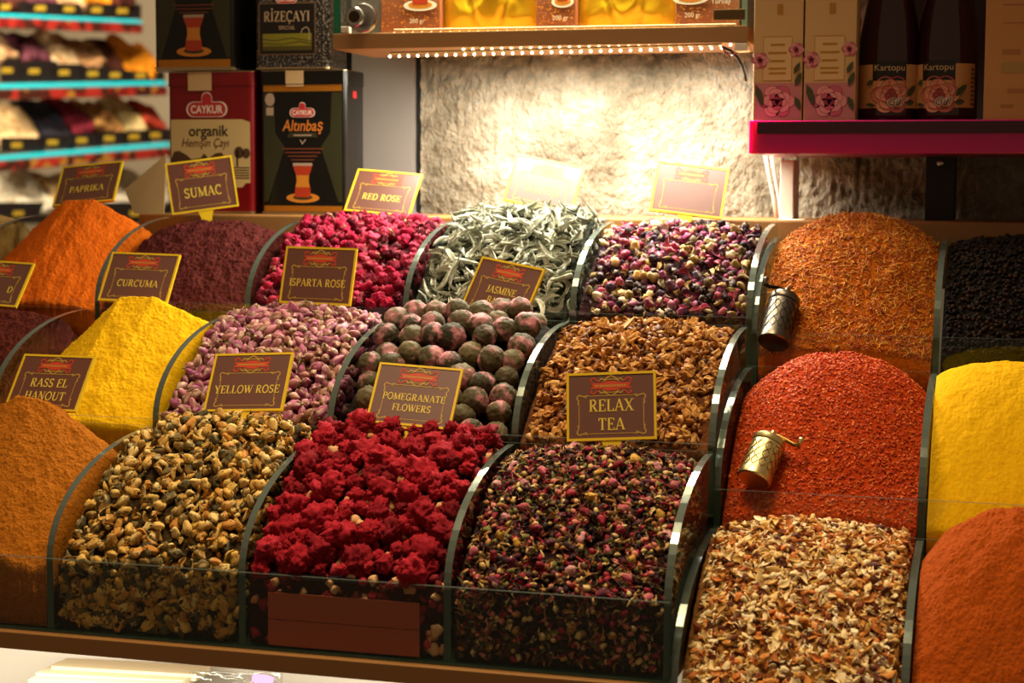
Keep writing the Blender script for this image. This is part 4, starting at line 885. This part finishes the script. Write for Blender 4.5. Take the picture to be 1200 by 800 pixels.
# ================================================================== MAGENTA SHELF
ms = empty('magenta_shelf', (.4890, .500, .3346), 'glossy magenta acrylic shelf under the rosewater boxes and bottles', 'shelf')
mb = MB(); mb.box(0, .56, 0, .238, 0, .0325); mb.build('slab', MAGENTA, ms, bevel=.001)
mb = MB(); mb.box(.008, .56, -.0006, .004, .0195, .0310); mb.build('recess_shade', MAGSHADE, ms)  # dark strip on the slab face, its colour stands for recess shade
mb = MB(); mb.box(.118, .56, .215, .222, .0328, .30); mb.build('back_panel', mat('unlit_wall_board', '24140C', .6), ms)  # added dark sheet, its colour stands for the unlit wall behind the bottles
CRB = mat('box_cream', 'C9A670', .55); CR2 = mat('box_cream_panel', 'D2B27C', .5); P1 = mat('rose_pink', 'C05A70', .5); P2 = mat('rose_light', 'D89090', .5); P3 = mat('rose_deep', '8A2440', .5)
GLD = mat('box_gold_print', 'B8842E', .4, .3); LFG = mat('leaf_green_print', '3E4426', .6)
SZ = .3673
def rosebox(px0, px1, label):
    a = at(px0, 100, .522); b = at(px1, 100, .522); wd = b[0]-a[0]-.0008
    t = empty('rosewater_box', ((a[0]+b[0])/2, .522, SZ), label, 'carton box', 'rosewater cartons')
    mb = MB(); mb.box(-wd/2, wd/2, 0, .045, 0, .165); mb.build('carton', CRB, t, bevel=.0008)
    f = Flat(); f.rect(-wd*.30, wd*.28, .040, .083, 0); f.up(); f.ribbon([(-wd*.30, .040), (-wd*.30, .083), (wd*.28, .083), (wd*.28, .040), (-wd*.30, .040)], .0006, 1)
    for k, (z, l) in enumerate([(.074, .15), (.066, .20), (.058, .16), (.0505, .19), (.046, .18)]): f.rect(-wd*l, wd*l*.9, z, z+.0022, 1)
    f.rect(-wd*.03, wd*.09, .105, .115, 1); f.ell(0, .140, wd*.22, .008, 1); f.rect(-wd*.06, wd*.26, .128, .131, 1); f.build('panel_print', [CR2, GLD], t, -.0003)
    f = Flat(); f.rect(-wd/2+.001, wd/2-.001, .002, .0375, 0); f.build('rose_band', mat('rose_band', 'B8787A', .5), t, -.0003)
    for a3 in ((0, .0195, .0170), (-wd*.36, .060, .0085), (wd*.37, .070, .0075)):
        f = Flat(); f.rose(*a3); f.build('rose_print', [P1, P2, P3], t, -.0006)
    for a3 in ((-wd*.44, .036, .008, -.022, .0035, 0), (wd*.36, .034, .006, .014, .003, 0), (wd*.36, .024, .006, -.014, .003, 0), (wd*.33, .046, .006, .012, .0025, 0)):
        f = Flat(); f.leaf(*a3); f.build('leaf_print', LFG, t, -.0015)
rosebox(882, 940.5, 'cream rosewater carton at the open end of the magenta shelf')
rosebox(941.5, 1003, 'cream rosewater carton standing next to the dark bottles')
BG = mat('dark_red_glass', '2A0810', .08, .0, .6); BLB = mat('bottle_label_cream', 'C8955A', .5)
def bottle(px, label, turn):
    c = at(px, 100, .565); r = .0302
    t = empty('rose_syrup_bottle', (c[0], .565+r*.2, SZ), label, 'bottle', 'dark syrup bottles'); t.rotation_euler = (0, 0, turn)
    mb = MB(); mb.lathe([(r*.85, 0), (r*.98, .002), (r, .006), (r, .066), (r*.985, .072), (r*.96, .084), (r*.89, .101), (r*.76, .121), (r*.58, .142), (r*.42, .160), (r*.40, .182), (r*.46, .183), (r*.46, .19)], 40); mb.build('glass', BG, t, smooth=True)
    mb = MB(); mb.lathe([(r*.47, .1905), (r*.47, .206), (r*.4, .2075)], 24); mb.build('cap', BLACK, t, smooth=True)
    f = Flat()
    for k in range(24): x0 = -.040+k*.08/24; f.rect(x0, x0+.08/24+.00001, .013, .056, 0)
    f.build('label_paper', BLB, t, 0, wrap=r)
    f = Flat()
    for k in range(10): x0 = -.018+k*.0034; f.rect(x0, x0+.0034, .040, .0590, 0)
    f.up(); f.sans('Kartopu', -.001, .0498, .0062, 1, width=.030); f.build('name_print', [LBL, mat('label_gold_lettering', 'C8AA7A', .4)], t, 0, wrap=r+.0003)
    f = Flat(); f.rose(.001, .0262, .0200); f.build('rose_print', [mat('rose_salmon', 'C0604C', .5), mat('rose_peach', 'D48A6C', .5), mat('rose_brick', '8A2E2A', .5)], t, 0, wrap=r+.0006)
    for a3 in ((.017, .024, .012, .012, .0035, 0), (.016, .018, .011, .001, .003, 0), (-.017, .040, -.008, -.004, .0025, 0), (-.014, .015, -.012, .002, .002, 0)):
        f = Flat(); f.leaf(*a3); f.build('leaf_print', LFG, t, 0, wrap=r+.0016)
    f = Flat(); f.sans('Gül', .006, .0155, .0075, 1, shear=.3, bold=.05); f.up(); f.sans('Gül', .006, .0155, .0075, 0, shear=.3); f.build('script_lettering', [BLACK, PWH], t, 0, wrap=r+.0026)
    f = Flat()
    for k in range(9): f.rect(.034, .0385 if k % 3 else .0395, .016+k*.0042, .0175+k*.0042, 0)
    f.build('small_print', DKOL, t, 0, wrap=r+.0006)
bottle(1041, 'dark red syrup bottle with a rose label, next to the cream cartons', .12); bottle(1109, 'dark red syrup bottle with a rose label, next to the orange carton', -.22)
a = at(1153, 100, .524)
ob = empty('plain_carton', (a[0]+.04, .524, SZ), 'plain pale orange carton beside the bottles on the magenta shelf', 'carton box')
mb = MB(); mb.box(-.04, .04, 0, .06, 0, .17); mb.build('carton', mat('carton_orange_cream', 'C08A50', .55), ob, bevel=.0008)
f = Flat()
for k, (x, z, l, h) in enumerate([(-.024, .116, .05, .004), (-.024, .109, .05, .0015), (-.024, .092, .05, .001), (-.024, .0625, .017, .005), (-.024, .045, .05, .010), (-.018, .026, .022, .004), (-.024, .012, .012, .003)]): f.rect(x, x+l, z, z+h, 1 if k in (4,) else 0)
f.build('faint_print', [mat('faint_print', 'A8703C', .55), mat('faint_green_print', 'A88850', .55)], ob, -.0003)

# ================================================================== UNDER THE COUNTER
sl = empty('panel_stack', at(40, 800, .02), 'stack of pale boards lying under the counter edge', 'board stack')
q0 = at(34, 806, .03); 
for k, (pa, pb, zz) in enumerate([((33, 796), (208, 803), 0), ((42, 788), (214, 797.5), 1), ((60, 780), (230, 790), 2)]):
    a = at(*pa, .02+.012*k)-np.array(sl.location); b = at(*pb, .02+.012*k)-np.array(sl.location)
    mb = MB(); V = [(a[0], a[1], a[2]), (b[0], b[1], b[2]), (b[0], b[1], b[2]-.0055), (a[0], a[1], a[2]-.0055)]; V += [(x, y+.05-.012*k, z) for x, y, z in V]
    mb.add(V, [(0, 3, 2, 1), (4, 5, 6, 7), (0, 1, 5, 4), (2, 3, 7, 6), (0, 4, 7, 3), (1, 2, 6, 5)]); mb.build('board', mat('pale_board', 'D8CDA8', .6), sl)
bag = empty('plastic_bag', at(275, 802, .03), 'crumpled clear plastic bag with a violet print under the counter', 'plastic bag')
V = []; F = []; n = 26; m = 12
for j in range(m+1):
    for i in range(n+1):
        P = at(222+i*4.2, 786+j*2.2+2*noise.noise((i*.35, j*.4, 1)), .03+.012*abs(noise.noise((i*.4, j*.5, 4)))+.0*j)-np.array(bag.location); V.append(tuple(P))
for j in range(m):
    for i in range(n): q = j*(n+1)+i; F.append((q, q+1, q+n+2, q+n+1))
me = mesh('film', V, F, clear_mat('plastic_film', (.9, .9, .9, 1), .35, .15), None, True); o = link('film', me, bag); so = o.modifiers.new('thickness', 'SOLIDIFY'); so.thickness = .0006
p = at(308, 794, .026)-np.array(bag.location)
f = Flat(); f.poly([(p[0]-.010, p[2]-.004), (p[0]+.008, p[2]-.005), (p[0]+.010, p[2]+.001), (p[0]+.002, p[2]+.003), (p[0]-.009, p[2]+.002)], 0); f.build('violet_print', mat('violet_print', 'B878B8', .5), bag, p[1])

# ================================================================== NEIGHBOURING STALL, FAR BEHIND
def FAR(px, py, back=0.): return at(px, py, 5.5+px/190*1.0+back)
CYAN = mat('cyan_light_bar', '20B4B4', .5, emit=.75)
m, N, L, b = newmat('red_pattern_cloth'); vo = N.new('ShaderNodeTexVoronoi'); vo.inputs['Scale'].default_value = 22; tc = N.new('ShaderNodeTexCoord')
r = ramp(N, ['8A140C', 'B42A1C', '4A1A0C', 'B87A2A'], None, True); L.new(tc.outputs['Object'], vo.inputs['Vector']); L.new(vo.outputs['Color'], r.inputs['Fac']); L.new(r.outputs['Color'], b.inputs['Base Color']); REDP = m
FBACK = mat('stall_back', 'B09C7C', .7); FDARK = mat('stall_bin_dark', '1E1410', .5); FYEL = mat('stall_tag_yellow', 'C9A02A', .5)
def bar(t, name, pts, dep, m):
    """beam through two upper and two lower photo corners, dep deep"""
    V = [FAR(*p) for p in pts]; V = V + [v+np.array([0, dep, 0]) for v in V]
    o = np.array(t.location); mb = MB(); mb.add([tuple(v-o) for v in V], [(0, 3, 2, 1), (4, 5, 6, 7), (0, 1, 5, 4), (2, 3, 7, 6), (0, 4, 7, 3), (1, 2, 6, 5)]); return mb.build(name, m, t)
def fshelf(l, r_, label):
    t = empty('stall_shelf', FAR(*l), label, 'stall shelf', 'lit shelves of the stall behind')
    x0, x1 = -25, r_[0]
    s = (r_[1]-l[1])/(r_[0]-l[0]); y = lambda x: l[1]+s*(x-l[0]); h = l[2]; h2 = r_[2]
    bar(t, 'light_bar', [(x0, y(x0)), (x1, y(x1)), (x1, y(x1)+h2*.75), (x0, y(x0)+h*.75)], .06, CYAN)
    bar(t, 'patterned_edge', [(x0, y(x0)+h+.5), (x1, y(x1)+h2+.5), (x1, y(x1)+h2+10.5), (x0, y(x0)+h+11.5)], .06, REDP)
    return t
fshelf((0, 15.5, 5), (160, 23, 4.5), 'uppermost cyan lit shelf of the stall behind'); fshelf((0, 98, 7), (189, 94.5, 6), 'middle cyan lit shelf of the stall behind'); fshelf((0, 182, 7), (194, 166.5, 6.5), 'lowest cyan lit shelf of the stall behind')
wb = MB(); A = [at(-60, -60, 8.2), at(260, -60, 8.2), at(260, 300, 8.2), at(-60, 300, 8.2)]; wb.add([tuple(v) for v in A]+[tuple(v+np.array([0, .1, 0])) for v in A], [(0, 3, 2, 1), (4, 5, 6, 7), (0, 1, 5, 4), (2, 3, 7, 6), (0, 4, 7, 3), (1, 2, 6, 5)])
tag(wb.build('wall_far', FBACK), 'pale back wall of the stall behind', kind='structure')
def fbin(x0, x1, top, mid, bot, c, label, sh_=38, lump=.06):
    """one bin of the far stall: sloping goods from (top) at the back to (mid) at the front, dark front from mid to bot"""
    t = empty('stall_bin', FAR(x0, bot), label, 'stall bin', 'goods bins of the stall behind'); o = np.array(t.location)
    V = []; n = 14
    for j in range(n+1):
        v = j/n
        for i in range(n+1):
            px = x0+.8+(x1-x0-1.6)*i/n - sh_*(1-math.cos(v*PI/2))**.8; py = mid+(top-mid)*math.sin(v*PI/2)**1.1
            P = FAR(px, py-2.5*math.sin(PI*i/n)*v, .45*v); k = noise.noise(tuple(P*9))*lump; V.append(tuple(P-o+np.array([0, -k, k])))
    F = []
    for j in range(n):
        for i in range(n): q = j*(n+1)+i; F.append((q, q+1, q+n+2, q+n+1))
    mm = powder_mat('stall_goods', c, 34, strength=.9, dist=.02, pos=[.38, .5, .62]); o1 = link('goods', mesh('goods', V, F, mm, None, True), t); o1['kind'] = 'stuff'; so = o1.modifiers.new('depth', 'SOLIDIFY'); so.thickness = .06; so.offset = -1
    bar(t, 'front_panel', [(x0+.5, mid+1), (x1-.5, mid+1), (x1-.5, bot), (x0+.5, bot)], .05, FDARK)
    cx = (x0+x1)/2; bar(t, 'price_card', [(cx-5, (mid+bot)/2-2), (cx+6, (mid+bot)/2-2), (cx+6, (mid+bot)/2+4), (cx-6, (mid+bot)/2+4)], .01, FYEL).location = (0, -.03, 0)
G = [(['8A5A34', 'B08458', 'C8A070'], 'tan'), (['5A2A34', '7A4048', '3A1A20'], 'plum'), (['B08050', 'D0A870', 'E0C090'], 'golden'), (['D8C8A0', 'E8DCC0', 'C0A070'], 'cream'), (['9A6A40', 'B88A58', '7A4A28'], 'brown'), (['3A1A12', '5A2A1A', '2A120C'], 'dark'), (['D8780C', 'E8961E', 'C06008'], 'orange')]
e = lambda x, y0, s: y0+s*x
for x0, x1, g in [(-6, 18, 0), (20, 55, 1), (57, 88, 2), (90, 122, 4), (124, 140, 5), (142, 182, 6)]:
    fbin(x0+6, x1+6, 38+.08*x0, 68+.1*x0, e((x0+x1)/2, 96.5, -.018), G[g][0], f'bin of {G[g][1]} dried goods on the middle shelf of the stall behind')
G2 = [(['B88A50', 'D8B078', 'E0C088'], 'golden'), (['1E2228', '2E3038', '3A2A34'], 'black'), (['5A1A24', '8A2A34', '6A1420'], 'crimson'), (['7A4A2A', 'A8703A', 'C89850'], 'brown'), (['C8A868', 'D8C088', 'B8923C'], 'straw yellow'), (['9A2A18', 'C04428', 'A83420'], 'orange red')]
for x0, x1, g in [(0, 46, 0), (48, 82, 1), (84, 114, 2), (116, 146, 3), (148, 172, 4), (174, 196, 5)]:
    fbin(x0, x1, 122-.02*x0, 160-.06*x0, e((x0+x1)/2, 180, -.08), G2[g][0], f'bin of {G2[g][1]} dried goods on the lowest lit shelf of the stall behind')
for x0, x1, g in [(-10, 32, 5), (34, 68, 1), (70, 99, 0), (101, 132, 6), (133, 160, 5)]:
    fbin(x0, x1, -22, 1+.02*x0, e((x0+x1)/2, 14.5, .045), G[g][0], f'bin of {G[g][1]} goods cut by the top of the frame, stall behind' + (' at its end' if x0 == 133 else ''))
for x0, x1, g in [(-10, 60, 3), (62, 120, 2), (122, 200, 3)]:
    fbin(x0, x1, 206, 236, 262, G[g][0], ['pale heap of goods beneath the lowest lit shelf, stall behind', 'golden heap of goods behind the PAPRIKA sign', 'pale heap of goods behind the blank card'][[-10, 62, 122].index(x0)], lump=.07)
